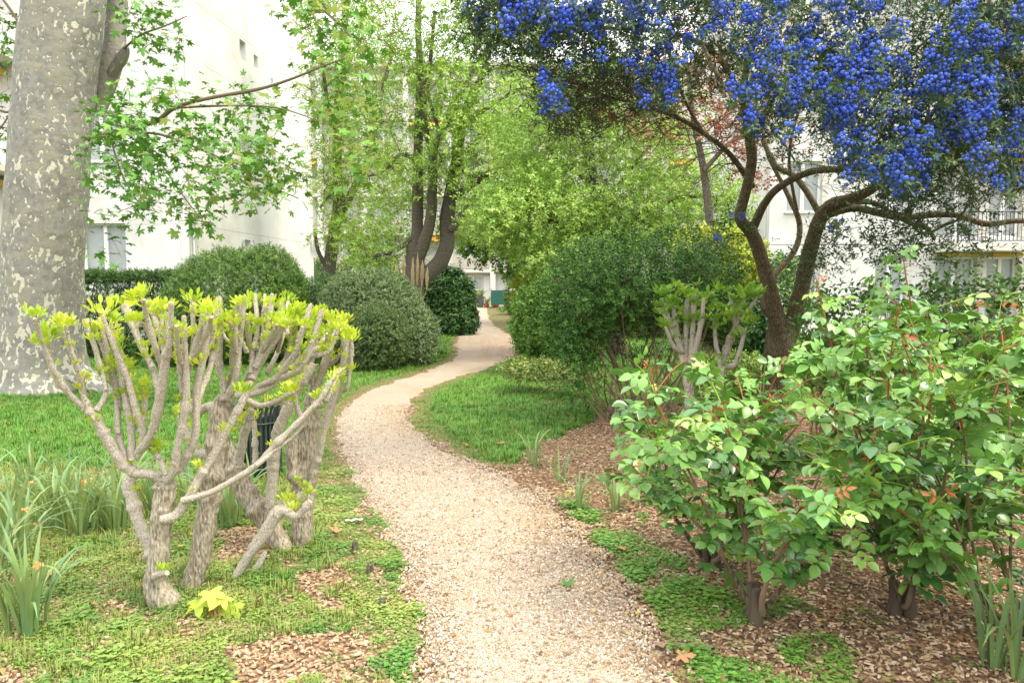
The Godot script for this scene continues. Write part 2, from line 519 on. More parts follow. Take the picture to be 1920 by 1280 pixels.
# 0 path, 1 lawn, 2 weeds over chips, 3 bare chips
func zone(x: float, z: float) -> int:
	var d := -z
	var e := path_fast(d)
	var w := 0.13 * nz2.get_noise_2d(x * 2.2, z * 2.2) + 0.06 * nz2.get_noise_2d(x * 14.0, z * 14.0)
	if x > e.x + w and x < e.y + w * 1.5: return 0
	var pn := nz2.get_noise_2d(x * 1.3 + 40.0, z * 1.3) + 0.5 * nz2.get_noise_2d(x * 4.0 + 9.0, z * 4.0)
	if x <= e.x + w:
		var near := 6.3 + 0.7 * nz2.get_noise_2d(x * 0.8, 3.0)
		if d > near: return 1
		for p in chip_polys:
			if Geometry2D.is_point_in_polygon(Vector2(x + w, z + w), p): return 3 if pn > -0.35 else 2
		return 2 if pn > -0.62 else 3
	if Geometry2D.is_point_in_polygon(Vector2(x + w, z), lawn_poly): return 1
	if d > 9.6: return 1
	# right hand bed: weeds in a strip beside the gravel, chips beyond
	var off := x - e.y
	var strip := 0.42 + 0.16 * nz2.get_noise_2d(x * 2.0, z * 2.0)
	if d < 3.6: strip = 0.72 + 0.2 * nz2.get_noise_2d(x * 2.0, z * 2.0)
	if off < strip and off > 0.06 and d < 5.2 and pn > -0.12: return 2
	return 3
func ground() -> void:
	path_table()
	for k in 1500: path_cache.append(path_at(k / 20.0))
	lawn_poly = poly([755, 800, 790, 745, 850, 715, 905, 697, 955, 683, 1050, 680, 1130, 700, 1140, 770, 1090, 800, 1020, 826, 985, 850, 950, 880, 890, 866, 800, 836])
	chip_polys = [poly([410, 1000, 490, 985, 505, 1050, 440, 1070, 395, 1040]), poly([430, 1225, 520, 1190, 660, 1180, 720, 1220, 680, 1330, 430, 1330]), poly([560, 1090, 640, 1060, 680, 1130, 600, 1150]), poly([-100, 1260, 60, 1250, 40, 1330, -100, 1330])]
	var xs := []; var zs := []
	var x := -90.0
	while x < 90.0:
		xs.append(x)
		x += 0.09 if absf(x) < 5.0 else (0.25 if absf(x) < 12.0 else 6.0)
	var d := -12.0
	while d < 120.0:
		zs.append(-d)
		d += 1.0 if d < 1.0 else (0.08 if d < 7.0 else (0.14 if d < 16.0 else (0.5 if d < 30.0 else 6.0)))
	var mb := MB.new()
	var earth := [Color(1.9, 1.75, 1.6), Color(.72, 1.15, .55), Color(1.0, .98, .8), Color(1.0, .88, .78)]
	for zz in zs:
		for xx in xs:
			var zo := zone(xx, zz) if absf(xx) < 12.0 and zz < 0.0 and zz > -30.0 else 1
			mb.vert(Vector3(xx, gh(xx, zz) if absf(xx) < 12 and zz > -30 else 0.0, zz), Vector3.UP, earth[zo])
	var w := xs.size()
	for j in zs.size() - 1:
		for i in w - 1:
			var a := j * w + i
			mb.tri(a, a + w, a + 1); mb.tri(a + 1, a + w, a + w + 1)
	mb.smooth_normals()
	mb.colored = true
	structure("ground", mb.mesh(), M.soil, "dark garden soil under grass, weeds and wood chips")
	# the gravel path: a sheet above the soil with an uneven edge
	var pb := MB.new()
	d = 0.6
	var cols := 15
	var first := true
	while d < 57.0:
		var e := path_at(d)
		var wob := 0.05 if d < 12.0 else 0.12
		var l := e.x + wob * nz2.get_noise_2d(d * 2.3, 1.0) + 0.035 * nz2.get_noise_2d(d * 9.0, 5.0)
		var r := e.y + wob * 1.5 * nz2.get_noise_2d(d * 2.1, 11.0) + 0.04 * nz2.get_noise_2d(d * 9.0, 15.0)
		for k in cols:
			var t := float(k) / (cols - 1)
			var px := lerpf(l, r, t)
			var pz := -d + 0.02 * nz2.get_noise_2d(px * 9.0, d * 9.0)
			var lift := 0.016 - 0.022 * pow(absf(t * 2.0 - 1.0), 6.0)
			var grey := clampf(nz2.get_noise_2d(px * 1.1, d * 0.55 + 3.0) * 0.9, 0.0, 1.0)
			var tan := clampf(nz2.get_noise_2d(px * 1.7 + 9.0, d * 0.8) * 1.2 + (0.45 if t > 0.72 else 0.0), 0.0, 1.0)
			var c := Color(1, .99, .97).lerp(Color(.95, .94, .93), grey).lerp(Color(.93, .78, .60), tan * 0.7)
			if d > 15.0 and d < 22.5: c = c.lerp(Color(.92, .76, .70), 0.35 + 0.3 * nz2.get_noise_2d(px * 2.0, d))
			pb.vert(Vector3(px, gh(px, pz) + lift, pz), Vector3.UP, c)
		if not first:
			for k in cols - 1:
				var b := pb.v.size() - cols + k; var a := b - cols
				pb.tri(a, b, a + 1); pb.tri(a + 1, b, b + 1)
		first = false
		d += 0.05 if d < 8.0 else (0.12 if d < 20.0 else 0.5)
	pb.smooth_normals()
	pb.colored = true
	structure("path", pb.mesh(), M.path, "pale winding gravel and wood chip path")
func chip_mesh(l: float, w: float, h: float, sd: int) -> MB:
	rng.seed = sd
	var mb := MB.new()
	var lo := []; var hi := []
	for k in 5:
		var a := TAU * k / 5.0 + R(-.35, .35)
		lo.append(Vector3(cos(a) * l * R(.4, .56), -h * .4, sin(a) * w * R(.4, .6)))
		hi.append(lo[k] * R(.62, .9) + Vector3(0, h * R(.8, 1.2), 0))
	for k in 5:
		var j := (k + 1) % 5
		mb.quad(lo[k], hi[k], hi[j], lo[j])
	for k in range(1, 4):
		var nn := Vector3.UP
		var i0 := mb.vert(hi[0], nn); mb.vert(hi[k], nn); mb.vert(hi[k + 1], nn)
		mb.tri(i0, i0 + 1, i0 + 2)
	return mb
func tuft(blades: int, h: float, spread: float, w: float, sd: int) -> MB:
	rng.seed = sd
	var mb := MB.new()
	for k in blades:
		var a := R(0, TAU); var lean := R(.1, .75); var hh := h * R(.55, 1.1)
		var o := Vector3(cos(a + R(-1, 1)), 0, sin(a + R(-1, 1))) * R(0, spread)
		var dirv := Vector3(cos(a), 0, sin(a)); var sd2 := Vector3(-sin(a), 0, cos(a)) * w * R(.7, 1.2)
		var p1 := o + dirv * hh * lean * 0.3 + Vector3(0, hh * .55, 0)
		var p2 := o + dirv * hh * lean + Vector3(0, hh * (1.0 - lean * 0.3), 0)
		var g := R(.8, 1.15); var c := Color(g * R(.9, 1.15), g, g * R(.8, 1.1))
		var nn := (Vector3.UP * 0.9 - dirv * .3).normalized()
		var b := mb.vert(o - sd2, nn, c); mb.vert(o + sd2, nn, c); mb.vert(p1 - sd2 * .8, nn, c); mb.vert(p1 + sd2 * .8, nn, c); mb.vert(p2, nn, c)
		mb.tri(b, b + 2, b + 1); mb.tri(b + 1, b + 2, b + 3); mb.tri(b + 2, b + 4, b + 3)
	mb.colored = true
	return mb
func weed(leaves: int, r: float, sd: int) -> MB:
	rng.seed = sd
	var mb := MB.new()
	for k in leaves:
		var a := k * 2.4 + R(-.3, .3)
		var up := R(.15, .8)
		var lf := leaf(r * R(.35, .6), r * R(.28, .45), .15, .25, 2, .55)
		var tr := frame_z(Vector3(cos(a), up * .5, sin(a)), Vector3.UP, 1.0)
		tr.origin = Vector3(cos(a), 0, sin(a)) * r * R(.1, .7) + Vector3(0, r * up * R(.4, 1.0), 0)
		var g := R(.8, 1.2)
		mb.add(lf, tr, Color(g * R(.85, 1.2), g, g * .9))
	mb.colored = true
	return mb
func in_view(x: float, z: float, pad := 0.4) -> bool:
	return z < -1.9 and absf(x) < -z * 0.7 + pad
func ground_stuff() -> void:
	var tm := [tuft(16, .062, .04, .0019, 1).mesh(), tuft(14, .08, .045, .0019, 2).mesh(), tuft(18, .042, .05, .0018, 3).mesh()]
	var gs := [Scatter.new(), Scatter.new(), Scatter.new()]
	var wm := [weed(9, .045, 4).mesh(), weed(12, .06, 5).mesh(), weed(7, .035, 6).mesh()]
	var ws := [Scatter.new(), Scatter.new(), Scatter.new()]
	var cm := [chip_mesh(.034, .013, .005, 7).mesh(), chip_mesh(.022, .013, .005, 8).mesh(), chip_mesh(.046, .009, .005, 9).mesh()]
	var cs := [Scatter.new(), Scatter.new(), Scatter.new()]
	var sm := [chip_mesh(.014, .011, .006, 10).mesh(), chip_mesh(.010, .008, .005, 11).mesh(), chip_mesh(.02, .009, .005, 12).mesh()]
	var ss := [Scatter.new(), Scatter.new(), Scatter.new()]
	rng.seed = 77
	var chipc := [Color(.30, .19, .105), Color(.40, .265, .15), Color(.20, .12, .065), Color(.47, .34, .21), Color(.11, .07, .045), Color(.56, .44, .31)]
	var stonec := [Color(.46, .36, .25), Color(.56, .475, .375), Color(.37, .265, .165), Color(.66, .605, .53), Color(.25, .165, .10), Color(.50, .435, .36)]
	# cells 0.25 m wide; each holds as many pieces as its distance lets one see
	var cell := 0.25
	var d := 1.9
	while d < 27.0:
		var step := cell if d < 14.0 else 0.5
		var xx := -d * 0.72 - 0.4
		while xx < d * 0.72 + 0.4:
			var area := step * step
			var zc := zone(xx, -d)
			var dens_g := clampf(4600.0 / d, 200.0, 640.0) if d < 14.0 else 130.0
			var big := 1.0 if d < 14.0 else 2.0
			for k in int(area * dens_g + R(0, 1)):
				var px := xx + R(0, step); var pz := -d - R(0, step)
				var zq := zone(px, pz)
				if zq == 0 or zq == 3 or (zq == 2 and (px > 0.0 or R(0, 1) > .4)): continue
				var e := path_fast(-pz)
				var edge := minf(absf(px - e.x), absf(px - e.y))
				if edge < 0.22 and R(0, .22) > edge: continue
				var s := R(.7, 1.25) * (1.0 if d < 14.0 else 1.5) * (1.0 + 0.35 * nz2.get_noise_2d(px * 1.7, pz * 1.7)) * (0.6 if edge < .3 else 1.0)
				var tr := Transform3D(Basis(Vector3.UP, R(0, TAU)).scaled(Vector3(s * big, s, s * big)), Vector3(px, gh(px, pz) - .004, pz))
				var p := 0.5 + 0.5 * nz2.get_noise_2d(px * 0.9, pz * 0.9)
				var c := Color(.075, .235, .03).lerp(Color(.175, .385, .06), p).lerp(Color(.34, .37, .10), 0.6 if R(0, 1) < .07 or edge < 0.12 + .2 * nz2.get_noise_2d(px * .8, pz * .8 + 7.0) or zq == 2 else 0.0)
				gs[k % 3].add(tr, c)
			if d < 9.5:
				# weeds
				for k in int(area * (2900.0 if d < 5.5 else 1200.0) + R(0, 1)):
					var px := xx + R(0, step); var pz := -d - R(0, step)
					var zo := zone(px, pz)
					if zo == 0 or (zo == 3 and R(0, 1) > .012) or (zo == 1 and R(0, 1) > 0.05): continue
					var dn := nz2.get_noise_2d(px * 2.6 + 70.0, pz * 2.6)
					if zo == 2 and dn < R(-.75, .08): continue
					var s := R(.3, .72) * (1.25 if dn > 0.25 else 0.8) * (1.35 if R(0, 1) < .08 else 1.0)
					var tr := Transform3D(Basis(Vector3.UP, R(0, TAU)).scaled(Vector3.ONE * s), Vector3(px, gh(px, pz), pz))
					var e2 := path_fast(-pz)
					if px > e2.y: s *= 1.35
					tr = tr.scaled_local(Vector3.ONE * (1.35 if px > e2.y else 1.0))
					var warm := 0.5 + 0.5 * nz2.get_noise_2d(px * 1.5 + 20.0, pz * 1.5 + 5.0)
					var c := (Color(.11, .28, .05).lerp(Color(.33, .42, .10), clampf(warm * 1.7 - .35, 0, 1)) if px < e2.x else Color(.12, .30, .05).lerp(Color(.22, .38, .07), warm)) * R(.8, 1.2)
					ws[k % 3].add(tr, c)
				# wood chips
				var nchip := 2300.0 if d < 5.0 else 900.0
				for k in int(area * nchip):
					var px := xx + R(0, step); var pz := -d - R(0, step)
					var zo := zone(px, pz)
					if zo == 1 or (zo == 2 and R(0, 1) > .3): continue
					var e := path_fast(-pz)
					if zo == 0:
						var into := minf(px - e.x, e.y - px)
						if R(0, 1) > (0.75 * exp(-into * 4.0) if px > (e.x + e.y) * .5 else .3 * exp(-into * 9.0)): continue
					var tr := Transform3D(Basis(Vector3.UP, R(0, TAU)) * Basis(Vector3.RIGHT, R(-.3, .3)), Vector3(px, gh(px, pz) + R(.003, .012) + (.012 if zo == 0 else 0.0), pz)).scaled_local(Vector3.ONE * R(.5, 1.25))
					var c: Color = chipc[rng.randi() % 6]
					if px < e.x or zo == 0: c = c.lerp(Color(.52, .38, .25), .5)
					cs[k % 3].add(tr, c * R(.8, 1.2))
				# gravel
				if zc == 0 or zone(xx + step, -d - step) == 0 or zone(xx, -d - step) == 0 or zone(xx + step, -d) == 0:
					for k in int(area * (6500.0 if d < 4.5 else (3000.0 if d < 6.5 else 1300.0))):
						var px := xx + R(0, step); var pz := -d - R(0, step)
						if zone(px, pz) != 0: continue
						var tr := Transform3D(Basis(Vector3.UP, R(0, TAU)) * Basis(Vector3.RIGHT, R(-.5, .5)), Vector3(px, gh(px, pz) + R(.013, .019), pz)).scaled_local(Vector3.ONE * R(.5, 1.25))
						ss[k % 3].add(tr, stonec[rng.randi() % 6] * R(.85, 1.12))
			xx += step
		d += step
	for k in 3:
		var nm: String = ["lawn_grass", "lawn_grass_tufts", "short_lawn_grass"][k]
		tag(gs[k].node(nm, tm[k], M.grass, self), ["fresh green lawn grass beside the path", "taller green grass tufts in the lawn", "short green grass blades of the lawn"][k], "grass", "", "stuff")
		tag(ws[k].node(["ground_cover", "leafy_ground_cover", "small_ground_cover"][k], wm[k], M.leaf_matt, self), ["low green weeds covering the bed edges", "leafy creeping weeds along the path", "tiny light green weeds on the chips"][k], "weeds", "", "stuff")
		tag(cs[k].node(["wood_chips", "short_wood_chips", "long_wood_chips"][k], cm[k], M.chip, self), ["brown wood chip mulch on the beds", "short brown wood chips on the beds", "long splintered wood chips on the beds"][k], "wood chips", "", "stuff")
		tag(ss[k].node(["gravel", "fine_gravel", "long_gravel"][k], sm[k], M.chip, self), ["pale gravel lying on the path", "fine pale gravel lying on the path", "long pale splinters lying on the path"][k], "gravel", "", "stuff")
	# rank growth round the foot of the plane tree
	var foot := P(88, 735, 11.2)
	rng.seed = 89
	for k in 420:
		var a := R(0, PI); var r := R(.85, 1.45)
		var px := foot.x + cos(a) * r; var pz := foot.z + sin(a) * r
		var s := R(1.0, 2.4) * (1.5 - r * .4)
		if k % 3: ws[1].add(Transform3D(Basis(Vector3.UP, R(0, TAU)).scaled(Vector3(s, s * R(1, 1.6), s)), Vector3(px, 0, pz)), Color(.09, .24, .04).lerp(Color(.26, .38, .08), R(0, 1)))
		else: gs[1].add(Transform3D(Basis(Vector3.UP, R(0, TAU)).scaled(Vector3.ONE * s * 1.2), Vector3(px, 0, pz)), Color(.10, .26, .04))
	# dry litter: bits of leaf and bud scale blown over gravel, beds and lawn
	var lit := Scatter.new()
	rng.seed = 88
	for k in 1500:
		var dd := 2.4 + 7.5 * pow(R(0, 1), 1.4)
		var px := R(-.72, .72) * dd
		if zone(px, -dd) == 0 and R(0, 1) > .3: continue
		var tr := frame_z(Vector3(R(-1, 1), R(-.3, .3), R(-1, 1)), Vector3.UP + rand_dir() * .5, R(.5, 1.6))
		tr.origin = Vector3(px, gh(px, -dd) + R(.016, .03), -dd)
		lit.add(tr, [Color(.30, .16, .07), Color(.16, .09, .05), Color(.46, .32, .17), Color(.24, .20, .06)][k % 4] * R(.7, 1.3))
	tag(lit.node("leaf_litter", leaf(.022, .014, .5, .4, 3, .5).mesh(), M.leaf_matt, self), "dry brown leaf scraps scattered over gravel and beds", "litter", "", "stuff")
	print("grass ", gs[0].count * 3, " weeds ", ws[0].count * 3, " chips ", cs[0].count * 3, " gravel ", ss[0].count * 3)

# ---------------------------------------------------------------- buildings
func wbox(mb: MB, t: Transform3D, s0: float, s1: float, y0: float, y1: float, z0: float, z1: float) -> void:
	if s1 - s0 < 0.001 or y1 - y0 < 0.001: return
	mb.box(Transform3D(t.basis, t * Vector3((s0 + s1) * .5, (y0 + y1) * .5, (z0 + z1) * .5)), Vector3(s1 - s0, y1 - y0, z1 - z0))
func face_frame(o: Vector3, r: Vector3) -> Transform3D:
	r = r.normalized()
	return Transform3D(Basis(r, Vector3.UP, r.cross(Vector3.UP).normalized()), o)
# one row of wall between two joints, cut round its openings [s0, s1, y0, y1]
func wall_row(parent: Node3D, t: Transform3D, length: float, y0: float, y1: float, opens: Array, thick: float, m: Material, called := "wall_panel") -> void:
	var mb := MB.new()
	var cuts := [0.0, length]
	for o in opens:
		if o[3] > y0 and o[2] < y1:
			cuts.append(o[0]); cuts.append(o[1])
	cuts.sort()
	for k in cuts.size() - 1:
		var a: float = cuts[k]; var b: float = cuts[k + 1]
		if b - a < 0.002: continue
		var mid := (a + b) * .5
		var spans := [[y0, y1]]
		for o in opens:
			if mid > o[0] and mid < o[1]:
				var nx := []
				for s in spans:
					if o[3] <= s[0] or o[2] >= s[1]: nx.append(s); continue
					if o[2] > s[0]: nx.append([s[0], o[2]])
					if o[3] < s[1]: nx.append([o[3], s[1]])
				spans = nx
		for s in spans: wbox(mb, t, a, b, s[0], s[1], -thick, 0.0)
	wpart(called, mb, m, parent)
func window(parent: Node3D, t: Transform3D, s0: float, s1: float, y0: float, y1: float, set_in: float, leaves := 2, curtain := true, sill := true) -> void:
	var w := MB.new()
	var f := 0.06
	var z0 := -set_in - 0.06; var z1 := -set_in
	wbox(w, t, s0, s1, y0, y0 + f, z0, z1); wbox(w, t, s0, s1, y1 - f, y1, z0, z1)
	wbox(w, t, s0, s0 + f, y0 + f, y1 - f, z0, z1); wbox(w, t, s1 - f, s1, y0 + f, y1 - f, z0, z1)
	var lw := (s1 - s0 - 2 * f) / leaves
	for k in range(1, leaves): wbox(w, t, s0 + f + lw * k - .05, s0 + f + lw * k + .05, y0 + f, y1 - f, z0, z1 + .01)
	var o := wpart("window", w, M.frame_white, parent)
	for k in leaves:
		var g := MB.new()
		wbox(g, t, s0 + f + lw * k + (.05 if k > 0 else 0.0), s0 + f + lw * (k + 1) - (.05 if k < leaves - 1 else 0.0), y0 + f, y1 - f, z0 + .025, z0 + .031)
		wpart("pane", g, M.pane, o).position = Vector3.ZERO
	var back := MB.new()
	if curtain:
		# hanging folds just behind the glass
		var n := int((s1 - s0) / 0.045)
		for k in n:
			var a := s0 + (s1 - s0) * k / n; var b := s0 + (s1 - s0) * (k + 1) / n
			var za := z0 - .10 + .025 * sin(k * 1.7); var zb := z0 - .10 + .025 * sin((k + 1) * 1.7)
			back.quad(t * Vector3(a, y0, za), t * Vector3(a, y1, za), t * Vector3(b, y1, zb), t * Vector3(b, y0, zb))
		wpart("curtain", back, M.curtain, o).position = Vector3.ZERO
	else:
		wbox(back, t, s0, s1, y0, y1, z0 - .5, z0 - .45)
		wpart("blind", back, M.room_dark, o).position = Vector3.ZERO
	if sill:
		var sl := MB.new()
		wbox(sl, t, s0 - .05, s1 + .05, y0 - .05, y0 - .002, -set_in, .05)
		wpart("sill", sl, M.slab, o).position = Vector3.ZERO
func railing(parent: Node3D, t: Transform3D, s0: float, s1: float, y0: float, y1: float, z: float, m: Material, gap := 0.11, bar := 0.016) -> void:
	var mb := MB.new()
	wbox(mb, t, s0, s1, y1 - .035, y1, z - .025, z + .025)
	wbox(mb, t, s0, s1, y0 + .06, y0 + .085, z - .015, z + .015)
	var s := s0 + bar
	while s < s1:
		wbox(mb, t, s - bar * .5, s + bar * .5, y0 + .085, y1 - .035, z - bar * .5, z + bar * .5)
		s += gap
	for e in [s0 + .02, s1 - .02]: wbox(mb, t, e - .02, e + .02, y0, y1 - .035, z - .02, z + .02)
	wpart("railing", mb, m, parent)
func wall_lamp(at: Vector3, out: Vector3, label: String) -> void:
	var o := thing("wall_lamp", label, "lamp", at)
	var arm := MB.new()
	arm.tube(PackedVector3Array([Vector3.ZERO, out * .12 + Vector3(0, .06, 0), out * .26 + Vector3(0, .05, 0)]), PackedFloat32Array([.02, .02, .02]), 8)
	part("bracket", arm.mesh(), M.lamp_white, o)
	var sh := MB.new()
	sh.lathe(Vector3.ZERO, [Vector2(.24, 0), Vector2(.235, .01), Vector2(.1, .2), Vector2(.07, .26), Vector2(.0, .28)], 20)
	sh.lathe(Vector3.ZERO, [Vector2(.01, .19), Vector2(.09, .18), Vector2(.22, .012), Vector2(.24, 0.0)], 20)
	var s := part("lamp_shade", sh.mesh(), M.lamp_white, o)
	s.position = out * .32 + Vector3(0, -.1, 0)
	s.rotation = Vector3(0, 0, .35) if absf(out.x) > absf(out.z) else Vector3(-.35, 0, .25)
func buildings() -> void:
	var rows := [0.0, 1.7, 3.24, 4.8, 6.3, 7.8, 9.4, 10.9, 12.5, 14.0, 17.0]
	# --- the block on the left: its front runs left from the corner, its blank end runs away from it
	var corner := P(356, 500, 20.6); corner.y = 0
	var back := Vector3(0.073, 0, -1).normalized()
	var left := Vector3(-1, 0, -0.073).normalized()
	var b := thing("apartment_block", "white rendered block with a blank end wall and tiny windows beside the plane tree", "building", corner)
	var end := face_frame(corner, back)
	var slots := []
	for f in 5:
		var y := 2.68 + 3.02 * f
		slots.append([3.55, 4.0, y, y + (.36 if f == 0 else .6)]); slots.append([4.62, 4.95, y + .04, y + (.3 if f == 0 else .45)])
	for k in rows.size() - 1: wall_row(b, end, 9.9, rows[k] + .005, rows[k + 1] - .005, slots, .25, M.wall_white)
	for s in slots: window(b, end, s[0], s[1], s[2], s[3], .16, 1, false, false)
	var front := face_frame(corner + left * 26.0, -left)
	var opens := []
	for f in 5:
		for k in 4: opens.append([26.0 - 3.12 - 5.4 * k, 26.0 - 1.82 - 5.4 * k, 1.93 + 3.02 * f, 3.27 + 3.02 * f])
	# the front stops where the end wall begins
	for k in rows.size() - 1: wall_row(b, front, 25.74, rows[k] + .005, rows[k + 1] - .005, opens, .25, M.wall_white)
	var quoin := MB.new()
	wbox(quoin, front, 25.74, 26.0, 0, 17.0, -.05, -.004)
	wbox(quoin, front, 0, 25.7, 0, 17.0, -.3, -.255)
	for k in range(1, rows.size() - 1): wbox(quoin, front, 0, 25.7, rows[k] - .006, rows[k] + .006, -.24, -.012)
	for k in range(1, rows.size() - 1): wbox(quoin, end, .06, 9.85, rows[k] - .006, rows[k] + .006, -.24, -.012)
	wpart("joint", quoin, M.groove, b)
	for o in opens: window(b, front, o[0], o[1], o[2], o[3], .13, 2, o[2] < 3.0, true)
	for f in 4:
		var sl := MB.new()
		wbox(sl, front, 14.0, 21.6, 4.55 + 3.02 * f, 4.73 + 3.02 * f, .004, 1.3)
		wpart("balcony", sl, M.slab, b)
		railing(b, front, 14.0, 21.6, 4.735 + 3.02 * f, 5.75 + 3.02 * f, 1.26, M.rail_iron)
		var aw := MB.new()
		wbox(aw, front, 15.0, 21.0, 4.3 + 3.02 * f, 4.42 + 3.02 * f, .05, 1.0)
		wpart("awning", aw, M.awning_yellow, b)
	var rear := MB.new()
	wbox(rear, end, 9.9, 10.1, 0, 17.0, -25.0, -.004)
	wbox(rear, end, 0.05, 10.2, 17.003, 17.25, -25.0, .12)
	wpart("roof", rear, M.wall_white, b)
	for f in [3]:
		var sl := MB.new()
		wbox(sl, end, 10.11, 11.3, 3.75 + 3.02 * f, 4.1 + 3.02 * f, -6.0, .55)
		wpart("balcony", sl, M.zinc, b)
	var pipe := MB.new()
	pipe.tube(PackedVector3Array([end * Vector3(.16, 0, .05), end * Vector3(.16, 3.2, .05)]), PackedFloat32Array([.035, .035]), 8)
	wpart("drain_pipe", pipe, M.lamp_white, b)
	wall_lamp(end * Vector3(.1, 3.55, 0.0), end.basis.z, "white cone lamp on the wall corner above the ground floor window")
	wall_lamp(end * Vector3(9.8, 3.55, 0.0), end.basis.z, "white cone lamp on the far corner of the blank wall")

	# --- the block that closes the view
	var fo := P(523, 536, 56.0); fo.y = 0
	var fb := thing("apartment_block", "far white block with loggias and ground floor doors closing the path", "building", fo)
	var ft := face_frame(fo, Vector3(1, 0, 0))
	var shell := MB.new()
	var bays := 12; var bw := 3.2
	wbox(shell, ft, 0, bays * bw, 0, 17.5, -9.0, -.65)
	wpart("wall", shell, M.wall_white, fb)
	for f in 6:
		var y := 2.8 * f
		for k in bays + 1:
			if f == 0:
				var pm := MB.new()
				wbox(pm, ft, k * bw - .2, k * bw + .2, 0, 17.5, -.64, .02)
				wpart("pillar", pm, M.wall_white, fb)
		var sl := MB.new()
		for k in bays: wbox(sl, ft, k * bw + .203, (k + 1) * bw - .203, y + 2.55, y + 2.8, -.64, .10)
		wpart("floor_slab", sl, M.wall_cream, fb)
		for k in bays:
			var s := k * bw
			var inner := Transform3D(ft.basis, ft * Vector3(0, 0, -.58))
			if f == 0:
				window(fb, inner, s + 1.0, s + 2.4, 1.25, 2.3, -.06, 2, k % 3 == 0, false)
				var pn := MB.new()
				wbox(pn, inner, s + 1.0, s + 2.4, .55, 1.18, .0, .05)
				wpart("panel", pn, M.panel_brown, fb)
				var dr := MB.new()
				wbox(dr, inner, s + 2.46, s + 2.96, .02, 2.3, .0, .05)
				wpart("door", dr, M.frame_white, fb)
			else:
				window(fb, inner, s + .55, s + 2.35, y + .12, y + 2.25, -.06, 2, (k * 7 + f * 3) % 5 < 4, false)
				railing(fb, ft, s + .21, s + bw - .21, y + .004, y + 1.0, .04, M.rail_tan, .09, .05)
				if (k * 5 + f * 3) % 9 == 0:
					var aw := MB.new()
					var q := Transform3D(ft.basis * Basis(Vector3.RIGHT, .5), ft * Vector3(s + bw * .5, y + 2.3, .1))
					aw.box(q, Vector3(bw - .5, .02, 1.1))
					wpart("awning", aw, [M.awning_orange, M.awning_yellow][(k + f) % 2], fb)
	var roof := MB.new()
	wbox(roof, ft, -.3, bays * bw + .3, 17.503, 17.8, -9.2, .3)
	wpart("roof", roof, M.slab, fb)

	# --- the block on the right behind the roses
	var ro := P(1440, 536, 22.0); ro.y = 0
	var rb := thing("apartment_block", "white block with balconies and curtained windows behind the blue flowering tree", "building", ro)
	var rt := face_frame(ro, Vector3(1, 0, 0))
	var k22 := 22.0 / FPX
	var wins := []
	for f in 6:
		var y := 2.75 * f
		wins.append([200 * k22, 257 * k22, .95 + y, 2.42 + y])
		for q in 3:
			wins.append([312 * k22 + 5.2 * q, 388 * k22 + 5.2 * q, .22 + y, 2.40 + y]); wins.append([408 * k22 + 5.2 * q, 466 * k22 + 5.2 * q, .22 + y, 2.40 + y])
		wins.append([30 * k22, 95 * k22, .95 + y, 2.42 + y])
	for f in 6: wall_row(rb, rt, 22.0, 2.75 * f + .008, 2.75 * (f + 1) - .008, wins, .25, M.wall_white)
	var jn := MB.new()
	wbox(jn, rt, 0.0, 22.0, 0, 16.5, -.30, -.255)
	wpart("joint", jn, M.groove, rb)
	for w in wins: window(rb, rt, w[0], w[1], w[2], w[3], .12, 2, true, w[3] - w[2] < 1.8)
	for w in wins:
		var sh := MB.new()
		for k in 10: wbox(sh, rt, w[1] + .002, w[1] + .17, w[2] + (w[3] - w[2]) * k / 10.0 + .012, w[2] + (w[3] - w[2]) * (k + 1) / 10.0, .003, .045)
		wpart("shutter", sh, M.roller, rb)
	for f in range(1, 6):
		var y := 2.75 * f
		for q in 3:
			var s0 := 306 * k22 + 5.2 * q; var s1 := 472 * k22 + 5.2 * q
			var sl := MB.new()
			wbox(sl, rt, s0, s1, y - .22, y - .02, .004, 1.2)
			wpart("balcony", sl, M.wall_cream, rb)
			railing(rb, rt, s0 + .02, s1 - .02, y - .017, y + .86, 1.15, M.rail_iron)
			var aw := MB.new()
			wbox(aw, rt, s0 + .08, s0 + 1.4, y - .34, y - .25, .05, .18)
			wbox(aw, rt, s0 + 1.55, s1 - .05, y - .34, y - .25, .05, .18)
			wpart("awning", aw, M.awning_yellow, rb)
	var rr := MB.new()
	wbox(rr, rt, 0, .25, 0, 16.5, -9.0, -.305)
	wbox(rr, rt, -.2, 22.2, 16.503, 16.8, -9.2, .3)
	wpart("roof", rr, M.wall_white, rb)
	# window boxes of geraniums on its ground floor
	for q in 3:
		var bxn := thing("window_box", ["pink geraniums in a box before the curtained french window", "orange geraniums in a box between the french windows", "pink and red geraniums in a box before the far french window"][q], "planter", rt * Vector3(312 * k22 + q * 1.15, .95, 1.0), "geraniums before the balcony block")
		var tr := MB.new()
		tr.bx(Vector3(0, 0, -.09), Vector3(1.0, .16, .09))
		part("trough", tr.mesh(), M.terracotta, bxn)
		var st := Scatter.new(); var fl := Scatter.new()
		rng.seed = 400 + q
		for k in 60: st.add(Transform3D(frame_z(rand_dir() + Vector3.UP, rand_dir(), R(.8, 1.3)).basis, Vector3(R(0, 1), .18 + R(0, .12), R(-.1, .1))), Color(.06, .16, .04) * R(.8, 1.3))
		for k in 26: fl.add(Transform3D(frame_z(rand_dir() + Vector3.UP, rand_dir(), R(.7, 1.2)).basis, Vector3(R(0, 1), .27 + R(0, .14), R(-.1, .12))), [Color(.7, .08, .16), Color(.75, .22, .05), Color(.72, .10, .12)][q])
		st.node("foliage", leaf(.09, .08, .2, .2, 2, .5).mesh(), M.leaf, bxn)
		fl.node("blossom", weed(7, .05, 3).mesh(), M.flower, bxn)

